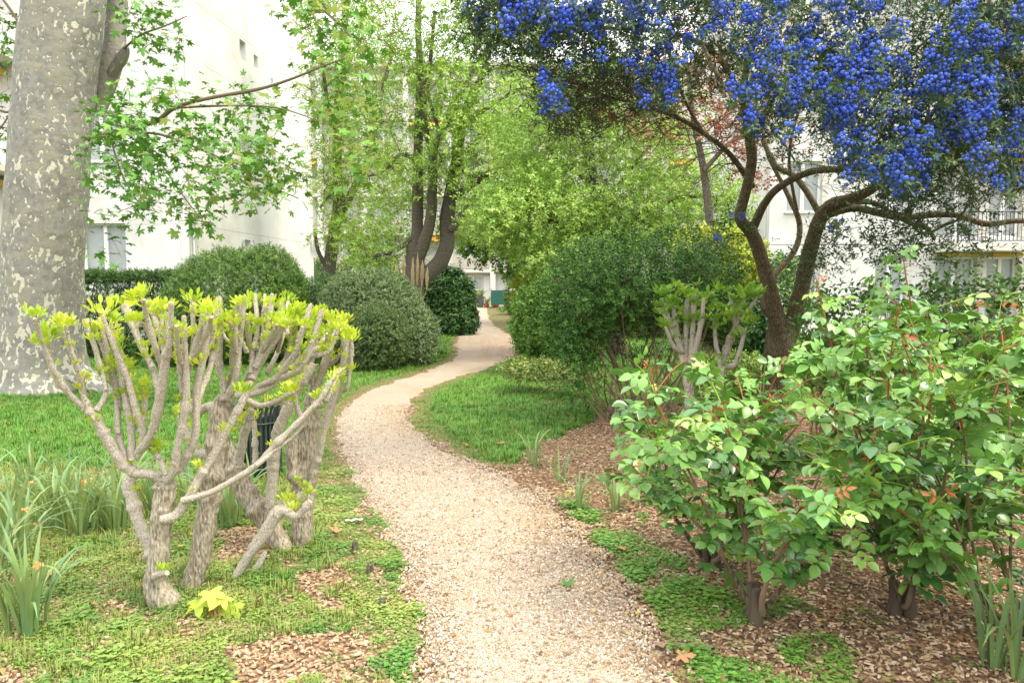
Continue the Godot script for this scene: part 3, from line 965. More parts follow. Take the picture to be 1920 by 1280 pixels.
# ---------------------------------------------------------------- trees
# ellipsoid from pixels: centre u, v at depth d; radii in pixels, depth radius in metres
func ell(u: float, v: float, ru: float, rv: float, d: float, rd: float, share := 1.0) -> Array:
	return [P(u, v, d), Vector3(ru * d / FPX, rv * d / FPX, rd), share]
func in_ell(e: Array, shell := 0.0) -> Vector3:
	var r := pow(R(shell, 1.0), 1.0 / 3.0)
	return e[0] + rand_dir() * r * e[1]
# centres of leaf clusters in the crown, each joined by a bowed twig to the nearest wood that is already there
func grow(nodes: PackedVector3Array, els: Array, count: int, mb: MB, r0: float, r1: float, clump := 0.6, droop := 0.0) -> PackedVector3Array:
	var total := 0.0
	for e in els: total += e[2]
	var cents := PackedVector3Array()
	for e in els:
		var n := int(count * e[2] / total)
		var tries := 0
		var got := 0
		while got < n and tries < n * 12:
			tries += 1
			var p := in_ell(e)
			if p.y < 0.12: continue
			if nz2.get_noise_3d(p.x * clump, p.y * clump, p.z * clump) < R(-.55, .25): continue
			cents.append(p)
			got += 1
	# nearest first, so that twigs grow outwards
	var root := nodes[0]
	var order := []
	for k in cents.size():
		var best := 1e9
		for q in nodes: best = minf(best, q.distance_squared_to(cents[k]))
		order.append([best, k])
	order.sort_custom(func(a, b): return a[0] < b[0])
	var all := nodes.duplicate()
	for o in order:
		var c: Vector3 = cents[o[1]]
		var best := 1e9; var at := all[0]
		for q in all:
			var dd := q.distance_squared_to(c) + (0.5 * (q.y - c.y) if q.y > c.y else 0.0)
			if dd < best:
				best = dd; at = q
		var l := at.distance_to(c)
		if l < 0.02: continue
		var bow := Vector3(R(-.12, .12), R(.02, .16) - droop, R(-.12, .12)) * l
		var pts := []; var rad := []
		var ra := lerpf(r0, r1, clampf(1.0 - l / 1.5, 0.0, 1.0)) if l > .1 else r1
		for k in 5:
			var t := k / 4.0
			pts.append(at.lerp(c, t) + bow * 4.0 * t * (1.0 - t) + rand_dir() * l * .025)
			rad.append(lerpf(ra, r1 * .5, t))
		var sp := spline(pts, rad, 2)
		mb.tube(sp[0], sp[1], 5, null, 0, 1, false)
		for k in range(2, sp[0].size(), 2): all.append(sp[0][k])
	return cents
func leafy(s: Array, cents: PackedVector3Array, per: int, spread: float, ca: Color, cb: Color, smin: float, smax: float, up := 0.3, flat := 1.0) -> void:
	for c in cents:
		var tone := R(0, 1)
		for k in int(per * R(.6, 1.4)):
			var off := rand_dir() * spread * pow(R(0, 1), .6)
			off.y *= flat
			var d := (off.normalized() * .8 + rand_dir() * .7 + Vector3.UP * up)
			var t := frame_z(d, Vector3.UP + rand_dir() * .5, R(smin, smax))
			t.origin = c + off
			s[rng.randi() % s.size()].add(t, ca.lerp(cb, clampf(tone * .6 + R(0, .4), 0, 1)) * R(.85, 1.15))
func limbs(tree: Node3D, list: Array, m: Material, sides: int, amp: float, freq: float, called := "limb", per := 4, scale := 1.0) -> PackedVector3Array:
	var nodes := PackedVector3Array()
	for l in list:
		var sp := traced(l[0], l[1], l[2], per, scale)
		var mb := MB.new()
		mb.tube(sp[0], sp[1], sides, nz2, amp, freq)
		wpart(called, mb, m, tree)
		nodes.append_array(sp[0])
	return nodes
func finish(tree: Node3D, twigs: MB, m: Material, ss: Array, meshes: Array, lm: Material) -> void:
	var o := wpart("twigs", twigs, m, tree)
	o.set_meta("kind", "stuff")
	for k in ss.size(): wscatter("crown", ss[k], meshes[k], lm, tree)
func scs(n: int) -> Array:
	var a := []
	for k in n: a.append(Scatter.new())
	return a
func floret_ball(r: float, sd: int, mb: MB, at: Vector3) -> void:
	rng.seed = sd
	var core := MB.new()
	var prof := []
	for k in 6: prof.append(Vector2(r * .76 * sin(PI * k / 5.0) + .0002, -r * .76 * cos(PI * k / 5.0)))
	core.lathe(at, prof, 8, Color(.85, .88, .95))
	mb.add(core, Transform3D.IDENTITY)
	var own := R(.82, 1.15); var vio := R(.85, 1.5)
	for k in 60:
		var y := 1.0 - 2.0 * (k + .5) / 60.0
		var a := k * 2.39996
		var d := Vector3(sqrt(1 - y * y) * cos(a), y, sqrt(1 - y * y) * sin(a))
		d = (d + rand_dir() * .18).normalized()
		var x := d.cross(Vector3(.3, .8, .5)).normalized(); var z := d.cross(x)
		var h := r * R(.78, 1.22); var w := r * .12
		var g := R(.8, 1.15) * own; var c := Color(g * R(.9, 1.35) * vio, g * R(.9, 1.15), minf(g, 1.05))
		var tip := mb.vert(at + d * h, d, c)
		var b := []
		for q in 4:
			var aa := TAU * q / 4.0
			var e := x * cos(aa) + z * sin(aa)
			b.append(mb.vert(at + d * h * .74 + e * w, (d + e * .6).normalized(), c))
		for q in 4: mb.tri(tip, b[q], b[(q + 1) % 4])
func panicle(n: int, sd: int) -> ArrayMesh:
	var mb := MB.new()
	for k in n:
		rng.seed = sd * 100 + k
		var t := float(k) / n
		var p := Vector3(R(-1, 1), R(-1, 1), 0) * .045 * (1.1 - t * .6) + Vector3(0, 0, t * .13)
		floret_ball(.0155 * R(.75, 1.2), sd * 100 + k, mb, p)
	mb.tube(PackedVector3Array([Vector3(0, 0, -.05), Vector3(0, 0, .09)]), PackedFloat32Array([.002, .0012]), 3, null, 0, 1, false, Color(1.2, 1.3, .2))
	mb.colored = true
	return mb.mesh()
func plane_tree() -> void:
	var t := thing("plane_tree", "massive plane tree with mottled grey bark and cream patches on the lawn", "tree", P(85, 735, 11.2) * Vector3(1, 0, 1))
	var sp := traced([92, 752, 128, 88, 735, 118, 80, 705, 97, 79, 660, 86, 79, 600, 82, 80, 500, 81, 86, 400, 80, 92, 300, 79, 99, 200, 78, 109, 100, 78, 120, 0, 77, 135, -150, 74, 150, -400, 70, 165, -700, 60], 11.2, 11.2, 5)
	var mb := MB.new()
	mb.tube(sp[0], sp[1], 40, nz2, .045, 1.6)
	for k in mb.uv.size(): mb.uv[k] = Vector2(fposmod(mb.uv[k].x + .25, 1.0) if false else mb.uv[k].x, mb.uv[k].y / 6.5)
	mb.mapped = true
	wpart("trunk", mb, M.plane_bark, t)
	for l in [[[180, 215, 14, 196, 160, 22, 212, 100, 22, 217, 40, 21, 222, -80, 20, 240, -300, 18], 11.9, 12.0], [[205, 140, 10, 226, 112, 12, 234, 96, 9, 238, 88, 3], 11.85, 11.7]]:
		var q := traced(l[0], l[1], l[2], 5)
		var b := MB.new()
		b.tube(q[0], q[1], 18, nz2, .08, 2.0)
		for k in b.uv.size(): b.uv[k] = Vector2(b.uv[k].x * .3, .45 + b.uv[k].y / 7.0)
		b.mapped = true
		wpart("limb", b, M.plane_bark, t)
	var roots := MB.new()
	for a in [[150, 705, 30, 185, 728, 20, 215, 742, 8], [20, 715, 30, -20, 735, 22, -70, 748, 8], [90, 735, 30, 105, 752, 20, 120, 764, 8]]:
		var q := traced(a, 10.95, 10.7, 4)
		roots.tube(q[0], q[1], 12, nz2, .15, 3.0)
	for k in roots.uv.size(): roots.uv[k] = Vector2(roots.uv[k].x * .3, roots.uv[k].y / 7.0)
	roots.mapped = true
	wpart("root_flare", roots, M.plane_bark, t)
	var nodes := limbs(t, [
		[[165, 258, 6, 230, 243, 6.5, 290, 228, 6.5, 330, 200, 6, 400, 182, 5, 480, 168, 4.5, 540, 150, 3.6, 600, 126, 2.6, 650, 108, 1.6], 10.7, 8.8],
		[[185, 257, 4.5, 280, 249, 3.8, 340, 266, 3.2, 420, 300, 2.6, 490, 342, 2, 560, 372, 1.1], 10.6, 9.2],
		[[330, 202, 3.6, 420, 198, 3, 520, 202, 2.2, 610, 232, 1.3], 10.2, 8.9],
		[[222, 100, 4, 262, 66, 2.8, 305, 50, 2.2, 350, 30, 1.1], 11.8, 10.6],
		[[250, 245, 3, 300, 305, 2.4, 345, 370, 1.8, 385, 420, .9], 10.5, 9.8],
		[[205, 250, 3, 225, 320, 2.2, 260, 380, 1.6, 300, 400, .8], 10.6, 10.1],
		[[560, -60, 5, 600, 10, 4, 650, 60, 3, 700, 130, 2, 730, 240, 1.2], 9.6, 9.0],
		[[40, 200, 5, 10, 210, 4, -40, 190, 3], 11.6, 11.8], [[45, 60, 5, 20, 20, 4, -10, -20, 3], 11.6, 11.8], [[30, 190, 3, 0, 240, 2.4, -30, 260, 2], 11.7, 11.6]], M.twig, 8, .25, 6.0, "branch", 4, .72)
	rng.seed = 501
	var tw := MB.new()
	var cents := grow(nodes, [ell(360, 210, 190, 70, 9.8, .9, 1.3), ell(380, 320, 190, 75, 9.7, .8, 1.3), ell(230, 310, 70, 120, 10.2, .7, .9), ell(500, 330, 90, 60, 9.3, .6, .6), ell(280, 50, 70, 60, 11.2, .6, .45), ell(650, 170, 70, 170, 9.2, .7, .9), ell(600, 20, 70, 40, 9.4, .5, .4), ell(0, 130, 60, 190, 12.0, .6, .6), ell(365, 405, 60, 25, 9.6, .4, .2), ell(210, 470, 30, 30, 9.9, .3, .06)], 600, tw, .008, .0032, 2.2, .06)
	var q := wpart("twigs", tw, M.twig, t)
	q.set_meta("kind", "stuff")
	var lm := [lobed_leaf(.15, .25).mesh(), lobed_leaf(.11, .4).mesh(), lobed_leaf(.13, -.1).mesh()]
	var all := []
	for c in cents:
		for k in int(R(2.6, 6.6)):
			var off := rand_dir() * R(.04, .19)
			var d := off.normalized() + Vector3(R(-.4, .4), R(-.5, .15), R(-.4, .4))
			var tr := frame_z(d, Vector3.UP * 1.1 + rand_dir() * .55, R(.55, 1.05))
			tr.origin = c + off
			all.append([tr.origin.distance_to(Vector3(0, EYE, 0)) / tr.basis.x.length(), tr])
	all.sort_custom(func(a, b): return a[0] < b[0])
	var rest := scs(2)
	for k in all.size():
		if k < 300:
			var o := part("leaf", lm[k % 3], M["plane_leaf_%d" % (rng.randi() % 3)], t)
			o.transform = all[k][1]
			o.position -= t.position
		else: rest[k % 2].add(all[k][1], Color(.15, .345, .045).lerp(Color(.10, .27, .04), R(0, 1)) * R(.85, 1.15))
	for k in 2: wscatter("crown", rest[k], lm[k], M.leaf, t)
func blue_tree() -> void:
	var t := thing("blossom_tree", "spreading tree with a twisted brown trunk and clusters of vivid blue blossom", "tree", G(1452, 800))
	var trunk := traced([1425, 812, 31, 1436, 770, 27, 1450, 715, 26, 1462, 660, 29, 1470, 620, 30, 1475, 598, 23], 8.2, 8.2, 5)
	var mb := MB.new()
	mb.tube(trunk[0], trunk[1], 20, nz2, .22, 5.0)
	wpart("trunk", mb, M.dark_bark, t)
	var nodes: PackedVector3Array = trunk[0]
	nodes.append_array(limbs(t, [
		[[1462, 625, 24, 1448, 560, 21, 1430, 490, 19, 1412, 440, 18, 1388, 408, 15, 1398, 362, 14, 1410, 300, 14, 1402, 230, 12, 1396, 150, 10, 1420, 60, 8, 1460, -60, 6], 8.15, 7.0],
		[[1408, 436, 14, 1432, 385, 11, 1462, 350, 10, 1520, 322, 9.5, 1590, 316, 9, 1650, 308, 8, 1720, 260, 6], 8.0, 6.9],
		[[1482, 628, 26, 1498, 560, 22, 1515, 490, 21, 1532, 425, 20, 1556, 388, 20, 1600, 372, 16, 1640, 352, 12, 1672, 318, 9, 1720, 250, 7, 1790, 150, 5, 1840, 20, 4], 8.2, 6.6],
		[[1552, 402, 12, 1600, 390, 10.5, 1640, 397, 10, 1690, 408, 10, 1750, 402, 10, 1800, 404, 9.5, 1850, 420, 9, 1900, 414, 8.5, 1980, 410, 7, 2100, 360, 5], 8.0, 6.9],
		[[1690, 408, 8, 1712, 420, 7, 1735, 424, 7, 1750, 442, 6, 1752, 448, 5], 7.7, 7.5], [[1745, 436, 5, 1775, 420, 5, 1800, 408, 4, 1830, 360, 3], 7.5, 7.2],
		[[1600, 378, 9, 1640, 380, 7, 1672, 398, 6, 1680, 400, 5], 8.0, 7.8],
		[[1412, 350, 8, 1370, 290, 7, 1320, 250, 6, 1270, 220, 5, 1210, 200, 4, 1140, 180, 3, 1060, 150, 2], 7.7, 6.4],
		[[1400, 200, 7, 1350, 110, 7, 1290, 70, 6, 1200, 55, 5, 1100, 50, 4, 990, 30, 3, 890, 10, 2], 7.3, 5.8],
		[[1320, 250, 4.5, 1290, 200, 4, 1270, 150, 3, 1250, 90, 2], 7.2, 6.8],
		[[1470, 610, 14, 1440, 585, 11, 1432, 560, 9, 1450, 520, 8, 1490, 470, 8, 1500, 420, 8, 1480, 370, 7, 1460, 330, 6, 1440, 290, 5, 1430, 240, 4], 8.3, 8.6],
		[[1540, 410, 8, 1520, 370, 9, 1490, 330, 8, 1455, 310, 7, 1430, 260, 6], 8.3, 8.5],
		[[1500, 420, 5, 1480, 300, 4, 1500, 200, 4, 1540, 100, 3], 8.4, 7.6],
		[[1590, 316, 5, 1620, 230, 4, 1690, 130, 3.5, 1760, 60, 3, 1900, 20, 2], 7.3, 6.4],
		[[1672, 318, 5, 1760, 300, 4, 1850, 250, 3, 1960, 220, 2], 7.0, 6.3]], M.dark_bark, 14, .13, 6.0, "limb", 4, .72))
	rng.seed = 601
	var tw := MB.new()
	var els := [ell(1650, 110, 310, 190, 6.7, 1.5, 1.5), ell(1210, 70, 270, 80, 6.5, 1.2, .7), ell(1160, 180, 130, 45, 6.8, .8, .15), ell(1780, 320, 190, 70, 6.4, 1.0, .5), ell(950, 15, 90, 70, 5.9, .7, .3), ell(1720, 440, 190, 45, 6.9, .7, .16), ell(1560, 470, 60, 60, 7.4, .4, .08), ell(1480, -260, 520, 200, 6.7, 1.8, .5), ell(1060, 180, 40, 60, 6.6, .4, .06), ell(1360, 420, 70, 60, 7.6, .4, .05), ell(1860, 90, 120, 150, 6.0, .8, .5)]
	var cents := grow(nodes, els, 620, tw, .012, .003, 1.6, .02)
	# bare fans of fine twigs under the crown
	for k in 900:
		var e: Array = els[[0, 1, 2, 3, 0, 8, 2][k % 7]]
		var p: Vector3 = in_ell(e) - Vector3(0, e[1].y * .35, 0)
		var d := (Vector3(R(-1, .6), R(-.45, .7), R(-.6, .6))).normalized() * R(.15, .4)
		tw.tube(PackedVector3Array([p, p + d * .5 + rand_dir() * .02, p + d]), PackedFloat32Array([.0035, .0026, .0015]), 3, null, 0, 1, false)
	var limb_left := traced([1412, 350, 8, 1370, 290, 7, 1320, 250, 6, 1270, 220, 5, 1210, 200, 4, 1140, 180, 3, 1060, 150, 2], 7.7, 6.4, 8)
	for k in 85:
		var p: Vector3 = limb_left[0][rng.randi_range(4, limb_left[0].size() - 1)]
		var l := R(.35, 1.1)
		var d := Vector3(R(-1.2, .5), R(-.35, .5), R(-.8, .8)).normalized() * l
		var sag := Vector3(0, -R(.1, .45) * l, 0)
		tw.tube(PackedVector3Array([p, p + d * .35 + sag * .05 + rand_dir() * .04, p + d * .7 + sag * .4 + rand_dir() * .05, p + d + sag]), PackedFloat32Array([.005, .004, .003, .0016]), 4, null, 0, 1, false)
		for q in 4:
			var o := p + d * R(.4, 1.0) + sag * .4
			tw.tube(PackedVector3Array([o, o + (d.normalized() + rand_dir() * .8) * R(.08, .25)]), PackedFloat32Array([.0026, .0012]), 3, null, 0, 1, false)
	var lf := leaf(.036, .013, .2, .2, 2, .5)
	var sm := [sprig(lf, 9, .11, .8, 11).mesh(), sprig(lf, 7, .08, .9, 12).mesh()]
	var ss := scs(2)
	rng.seed = 602
	leafy(ss, cents, 15, .24, Color(.025, .06, .02), Color(.09, .15, .05), .8, 1.6, .1)
	finish(t, tw, M.twig_dark, ss, sm, M.leaf_gloss)
	# blossom
	var ss2 := Scatter.new()
	var pm := [panicle(12, 1), panicle(17, 2), panicle(22, 3), panicle(8, 4)]
	var zones := [[1540, 100, 160, 115, 84], [1700, 200, 170, 110, 100], [1850, 190, 90, 140, 50], [1660, 300, 100, 45, 34], [1440, 170, 55, 100, 30], [1300, 40, 130, 45, 24], [1100, 30, 110, 38, 34], [950, 25, 85, 45, 36], [1070, 85, 80, 40, 16], [1200, 130, 90, 45, 16], [1040, 190, 25, 45, 9], [1245, 180, 55, 30, 9], [1860, 60, 70, 60, 14], [1690, 345, 45, 22, 12], [1380, 440, 50, 40, 4], [1640, 430, 90, 40, 4], [1870, 300, 60, 60, 14], [1480, -70, 450, 60, 40], [1780, 60, 120, 60, 10]]
	var all := []
	for z in zones:
		for k in z[4]:
			var a := R(0, TAU); var r := sqrt(R(0, 1))
			var u: float = z[0] + cos(a) * r * z[2]; var v: float = z[1] + sin(a) * r * z[3]
			var d := R(5.0, 6.3)
			if u < 1350: d = R(5.4, 6.5)
			if v > 380: d = R(6.6, 7.3)
			var tr := frame_z(Vector3(R(-.6, .6), R(-.1, .9), R(-.1, 1.0)), rand_dir(), R(.8, 1.35) * (.5 if v > 380 else 1.0))
			tr.origin = P(u, v, d)
			for q in 3:
				var lt := frame_z(tr.basis.z + rand_dir() * .9, rand_dir() + Vector3.UP, R(.9, 1.7))
				lt.origin = tr.origin - tr.basis.z * .05 + rand_dir() * .06
				ss2.add(lt, Color(.04, .09, .03).lerp(Color(.14, .22, .08), R(0, 1)))
			all.append([d / tr.basis.x.length() + (10.0 if v < -10 else 0.0), tr])
	all.sort_custom(func(a, b): return a[0] < b[0])
	var rest := Scatter.new()
	for k in all.size():
		if k < 300:
			var o := part("blossom_cluster", pm[k % 4], M["blue_%d" % (rng.randi() % 3)], t)
			o.transform = all[k][1]; o.position -= t.position
		else: rest.add(all[k][1], Color(.185, .305, .97) * R(.85, 1.05))
	wscatter("blossom", rest, pm[1], M.flower, t)
	wscatter("leaves", ss2, sm[0], M.leaf_gloss, t)
	var dead := MB.new()
	var dq := traced([1318, 85, 3, 1335, 120, 4, 1358, 158, 2], 6.6, 6.7, 3)
	dead.tube(dq[0], dq[1], 6)
	wpart("snapped_branch", dead, M.cut_wood, t)
	var dl := Scatter.new()
	for k in 70:
		var tr := frame_z(Vector3(R(-.4, .4), -1, R(-.4, .4)), rand_dir(), R(.8, 1.6))
		tr.origin = P(1325 + R(-25, 30), 120 + R(-35, 40), 6.75 + R(-.1, .1)); dl.add(tr, Color(.32, .15, .05) * R(.6, 1.2))
	for k in 30:
		var tr := frame_z(Vector3(R(-.4, .4), -1, R(-.4, .4)), rand_dir(), R(.8, 1.6))
		tr.origin = P(1130 + R(-20, 25), 205 + R(-15, 15), 6.6 + R(-.1, .1)); dl.add(tr, Color(.22, .11, .05) * R(.6, 1.2))
	wscatter("dead_leaves", dl, leaf(.06, .022, .3, .3, 2).mesh(), M.leaf_matt, t)
func trees() -> void:
	plane_tree()
	print("plane ", Time.get_ticks_msec())
	blue_tree()
	print("blue ", Time.get_ticks_msec())
	var lf := leaf(.085, .04, .2, .25, 2, .5)
	var lw := leaf(.10, .075, .15, .25, 3, .5)
	var sm := [sprig(lf, 9, .22, .9, 21).mesh(), sprig(lf, 7, .16, 1.0, 22).mesh()]
	var smw := [sprig(lw, 8, .24, .9, 23).mesh(), sprig(lw, 6, .16, 1.0, 24).mesh()]
	# slender tree beside the far corner of the left block
	var t := thing("slender_tree", "tall slim tree with young yellow green leaves beside the far end of the blank wall", "tree", P(606, 610, 24.5) * Vector3(1, 0, 1))
	var nodes := limbs(t, [[[604, 626, 17, 608, 560, 14, 615, 515, 12.5, 626, 440, 11.5, 634, 380, 10.5, 632, 300, 9, 634, 200, 8, 642, 100, 7, 652, -40, 6, 660, -200, 4], 24.5, 24.5]], M.grey_bark, 12, .12, 2.5, "trunk")
	nodes.append_array(limbs(t, [[[630, 420, 8, 660, 360, 7.5, 685, 310, 6.5, 700, 265, 5, 712, 190, 4, 735, 100, 3], 24.4, 23.6], [[612, 500, 5, 596, 470, 4, 590, 430, 3], 24.4, 24.0], [[634, 260, 5, 612, 180, 4, 600, 60, 3], 24.5, 24.2], [[640, 150, 4, 668, 80, 3, 690, -20, 2], 24.5, 24.0], [[655, 370, 4, 620, 365, 3, 600, 390, 2], 24.4, 23.8]], M.grey_bark, 8, .1, 3.0))
	rng.seed = 701
	var tw := MB.new()
	var cents := grow(nodes, [ell(660, 120, 90, 170, 24.0, 2.0, 1.0), ell(680, 330, 100, 90, 23.6, 1.6, .7), ell(650, 440, 70, 50, 23.6, 1.0, .3), ell(620, 250, 45, 120, 24.5, 1.0, .4), ell(680, -100, 140, 100, 24.0, 2.0, .6)], 420, tw, .035, .009, .8)
	var ss := scs(2)
	leafy(ss, cents, 12, .55, Color(.24, .43, .05), Color(.44, .59, .10), .7, 1.3)
	finish(t, tw, M.twig_brown, ss, sm, M.leaf)
	# many stemmed tree in the middle
	t = thing("forked_tree", "dark trunked tree that forks low into three upright stems behind the plumes", "tree", P(778, 640, 20.0) * Vector3(1, 0, 1))
	nodes = limbs(t, [[[772, 652, 26, 774, 600, 21, 776, 550, 19, 778, 500, 18, 781, 455, 17], 20.0, 20.0]], M.grey_bark, 16, .16, 3.0, "trunk")
	nodes.append_array(limbs(t, [
		[[780, 470, 14, 783, 420, 11, 783, 350, 10.5, 784, 280, 9, 786, 200, 8, 787, 120, 7, 784, 40, 6, 790, -120, 4], 20.0, 20.4],
		[[784, 480, 13, 800, 440, 11, 808, 400, 10, 811, 340, 9, 812, 285, 8.5, 826, 250, 7, 846, 212, 6, 862, 180, 5, 890, 130, 4, 930, 60, 3], 19.9, 19.4],
		[[811, 290, 7, 800, 250, 5.5, 795, 190, 5, 806, 120, 4, 815, 20, 3], 19.9, 19.6],
		[[796, 520, 14, 825, 490, 15, 838, 455, 14, 838, 410, 13.5, 848, 345, 11.5, 858, 290, 10.5, 866, 230, 9, 885, 185, 8, 905, 140, 6, 925, 60, 4], 20.0, 20.2],
		[[850, 370, 8, 880, 350, 6.5, 910, 330, 5, 935, 290, 4, 945, 240, 3], 20.0, 19.4], [[845, 430, 8, 870, 400, 6.5, 890, 370, 6, 920, 335, 5, 960, 305, 3], 19.9, 19.2],
		[[858, 300, 5, 880, 330, 4, 915, 326, 4, 945, 345, 2], 19.8, 19.0], [[826, 250, 4, 812, 210, 4, 795, 150, 2], 19.8, 19.5], [[783, 300, 5, 750, 290, 4, 720, 320, 3, 690, 330, 2], 20.0, 19.4], [[782, 440, 6, 740, 470, 4, 700, 480, 3], 20.0, 19.6], [[866, 230, 4, 900, 210, 4, 960, 175, 3, 1010, 160, 2], 20.0, 19.0]], M.grey_bark, 10, .12, 3.0))
	rng.seed = 702
	tw = MB.new()
	cents = grow(nodes, [ell(760, 110, 130, 150, 19.8, 2.0, 1.0), ell(900, 120, 130, 150, 19.6, 2.0, 1.1), ell(760, 310, 80, 110, 19.6, 1.5, .5), ell(930, 270, 110, 90, 19.0, 1.6, .9), ell(700, 470, 70, 40, 20.5, 1.0, .22), ell(850, -120, 240, 110, 20.0, 2.5, .8), ell(760, 430, 110, 60, 21.5, 1.2, .4), ell(880, 380, 60, 70, 21.0, 1.2, .35)], 640, tw, .03, .008, .9)
	ss = scs(2)
	leafy(ss, cents, 12, .5, Color(.22, .42, .055), Color(.42, .58, .10), .75, 1.3)
	finish(t, tw, M.twig_brown, ss, sm, M.leaf)
	# light green dense tree
	t = thing("feathery_tree", "broad pale green tree in dense young leaf behind the dark evergreen bush", "tree", P(1150, 650, 16.5) * Vector3(1, 0, 1))
	nodes = limbs(t, [[[1155, 680, 16, 1150, 600, 14, 1142, 520, 12, 1130, 440, 10, 1120, 360, 8, 1100, 280, 6, 1080, 200, 4], 16.5, 16.4]], M.grey_bark, 12, .12, 3.0, "trunk")
	nodes.append_array(limbs(t, [[[1140, 500, 8, 1080, 440, 6, 1010, 400, 4, 960, 390, 2], 16.4, 15.8], [[1135, 470, 8, 1200, 400, 6, 1280, 370, 4, 1340, 370, 2], 16.4, 15.6], [[1125, 400, 6, 1180, 320, 4, 1240, 250, 2], 16.4, 16.0], [[1118, 350, 5, 1040, 290, 4, 980, 230, 2], 16.4, 16.0]], M.grey_bark, 8, .1, 3.0))
	rng.seed = 703
	tw = MB.new()
	cents = grow(nodes, [ell(1130, 330, 200, 120, 16.2, 1.8, 1.3), ell(1010, 420, 110, 85, 15.8, 1.4, .9), ell(1260, 400, 150, 100, 15.8, 1.4, .9), ell(1010, 240, 120, 110, 16.2, 1.5, .7), ell(930, 400, 60, 75, 16.0, 1.0, .35), ell(1180, 200, 170, 90, 16.5, 1.6, .5), ell(1100, 470, 130, 50, 15.6, 1.0, .5)], 780, tw, .02, .006, 1.1)
	ss = scs(2)
	leafy(ss, cents, 17, .34, Color(.22, .42, .065), Color(.48, .64, .15), .6, 1.05, .1)
	finish(t, tw, M.twig_brown, ss, sm, M.leaf)
	# darker tree that hangs over the end of the path
	t = thing("shade_tree", "dark green tree whose low boughs hang over the far end of the path", "tree", P(1010, 610, 32.0) * Vector3(1, 0, 1))
	nodes = limbs(t, [[[1010, 606, 9, 1006, 540, 8, 1000, 470, 6, 985, 400, 5], 32.0, 31.5]], M.grey_bark, 10, .1, 2.0, "trunk")
	nodes.append_array(limbs(t, [[[1000, 470, 5, 960, 440, 4, 920, 430, 3, 885, 445, 2], 31.5, 30.5], [[1002, 500, 4, 960, 480, 3, 930, 490, 2], 31.5, 30.5]], M.grey_bark, 8, .1, 2.0))
	rng.seed = 704
	tw = MB.new()
	cents = grow(nodes, [ell(950, 440, 70, 50, 31.0, 1.6, .8), ell(985, 490, 50, 40, 30.5, 1.4, .5), ell(895, 450, 28, 36, 30.5, 1.0, .25), ell(1010, 380, 90, 60, 31.5, 2.0, .6)], 200, tw, .03, .01, .6)
	ss = scs(2)
	leafy(ss, cents, 11, .6, Color(.08, .20, .03), Color(.20, .35, .07), 1.0, 1.7)
	finish(t, tw, M.twig_dark, ss, smw, M.leaf)
	# copper leaved tree
	t = thing("copper_tree", "loose tree with coppery red leaves seen through the blue blossom", "tree", P(1330, 620, 13.0) * Vector3(1, 0, 1))
	nodes = limbs(t, [[[1345, 690, 12, 1340, 560, 10, 1332, 430, 8, 1320, 320, 7, 1300, 220, 5, 1290, 120, 4], 13.4, 13.2]], M.grey_bark, 10, .1, 3.0, "trunk")
	nodes.append_array(limbs(t, [[[1320, 320, 5, 1380, 260, 4, 1450, 250, 3, 1490, 300, 2], 13.2, 13.0], [[1305, 240, 4, 1240, 200, 3, 1170, 170, 2], 13.2, 13.0]], M.grey_bark, 8, .1, 3.0))
	rng.seed = 705
	tw = MB.new()
	cents = grow(nodes, [ell(1270, 170, 130, 90, 13.2, 1.0, 1.0), ell(1410, 260, 90, 80, 13.2, .9, .7), ell(1360, 100, 150, 90, 13.4, 1.0, .4)], 95, tw, .015, .005, 1.2)
	ss = scs(2)
	leafy(ss, cents, 9, .26, Color(.26, .07, .045), Color(.46, .19, .12), .6, 1.0, -.1)
	finish(t, tw, M.twig_dark, ss, sm, M.leaf)

# ---------------------------------------------------------------- shrubs and hedges
func shell(s: Array, els: Array, count: int, ca: Color, cb: Color, smin: float, smax: float, deep := .22, bump := .12, freq := 2.5, floor_y := .06, gaps := -9.0) -> void:
	var area := 0.0
	for e in els: area += e[2] * (e[1].x * e[1].y + e[1].y * e[1].z + e[1].x * e[1].z)
	for e in els:
		var n := int(count * e[2] * (e[1].x * e[1].y + e[1].y * e[1].z + e[1].x * e[1].z) / area)
		for k in n:
			var d := rand_dir()
			var c: Vector3 = e[0]; var rr: Vector3 = e[1]
			var q := c + d * rr
			var nn := nz2.get_noise_3d(q.x * freq, q.y * freq, q.z * freq)
			if nn < gaps: continue
			var n3 := nz2.get_noise_3d(q.x * freq * 3.3 + 50.0, q.y * freq * 3.3, q.z * freq * 3.3)
			if n3 < R(-.75, -.2): continue
			var f := 1.0 + bump * nn + .07 * n3 - deep * pow(R(0, 1), 2.0)
			if R(0, 1) < .035: f += R(.02, .14)
			var p := c + d * rr * f
			if p.y < floor_y: continue
			var inside := false
			for o in els:
				if o != e:
					var w: Vector3 = (p - o[0]) / o[1]
					if w.length_squared() < .6: inside = true
			if inside: continue
			var out := (d / rr).normalized()
			var t := frame_z(out + rand_dir() * .8 + Vector3.UP * .25, Vector3.UP + out * .6 + rand_dir() * .5, R(smin, smax))
			t.origin = p
			s[rng.randi() % s.size()].add(t, ca.lerp(cb, R(0, 1)) * R(.7, 1.2))
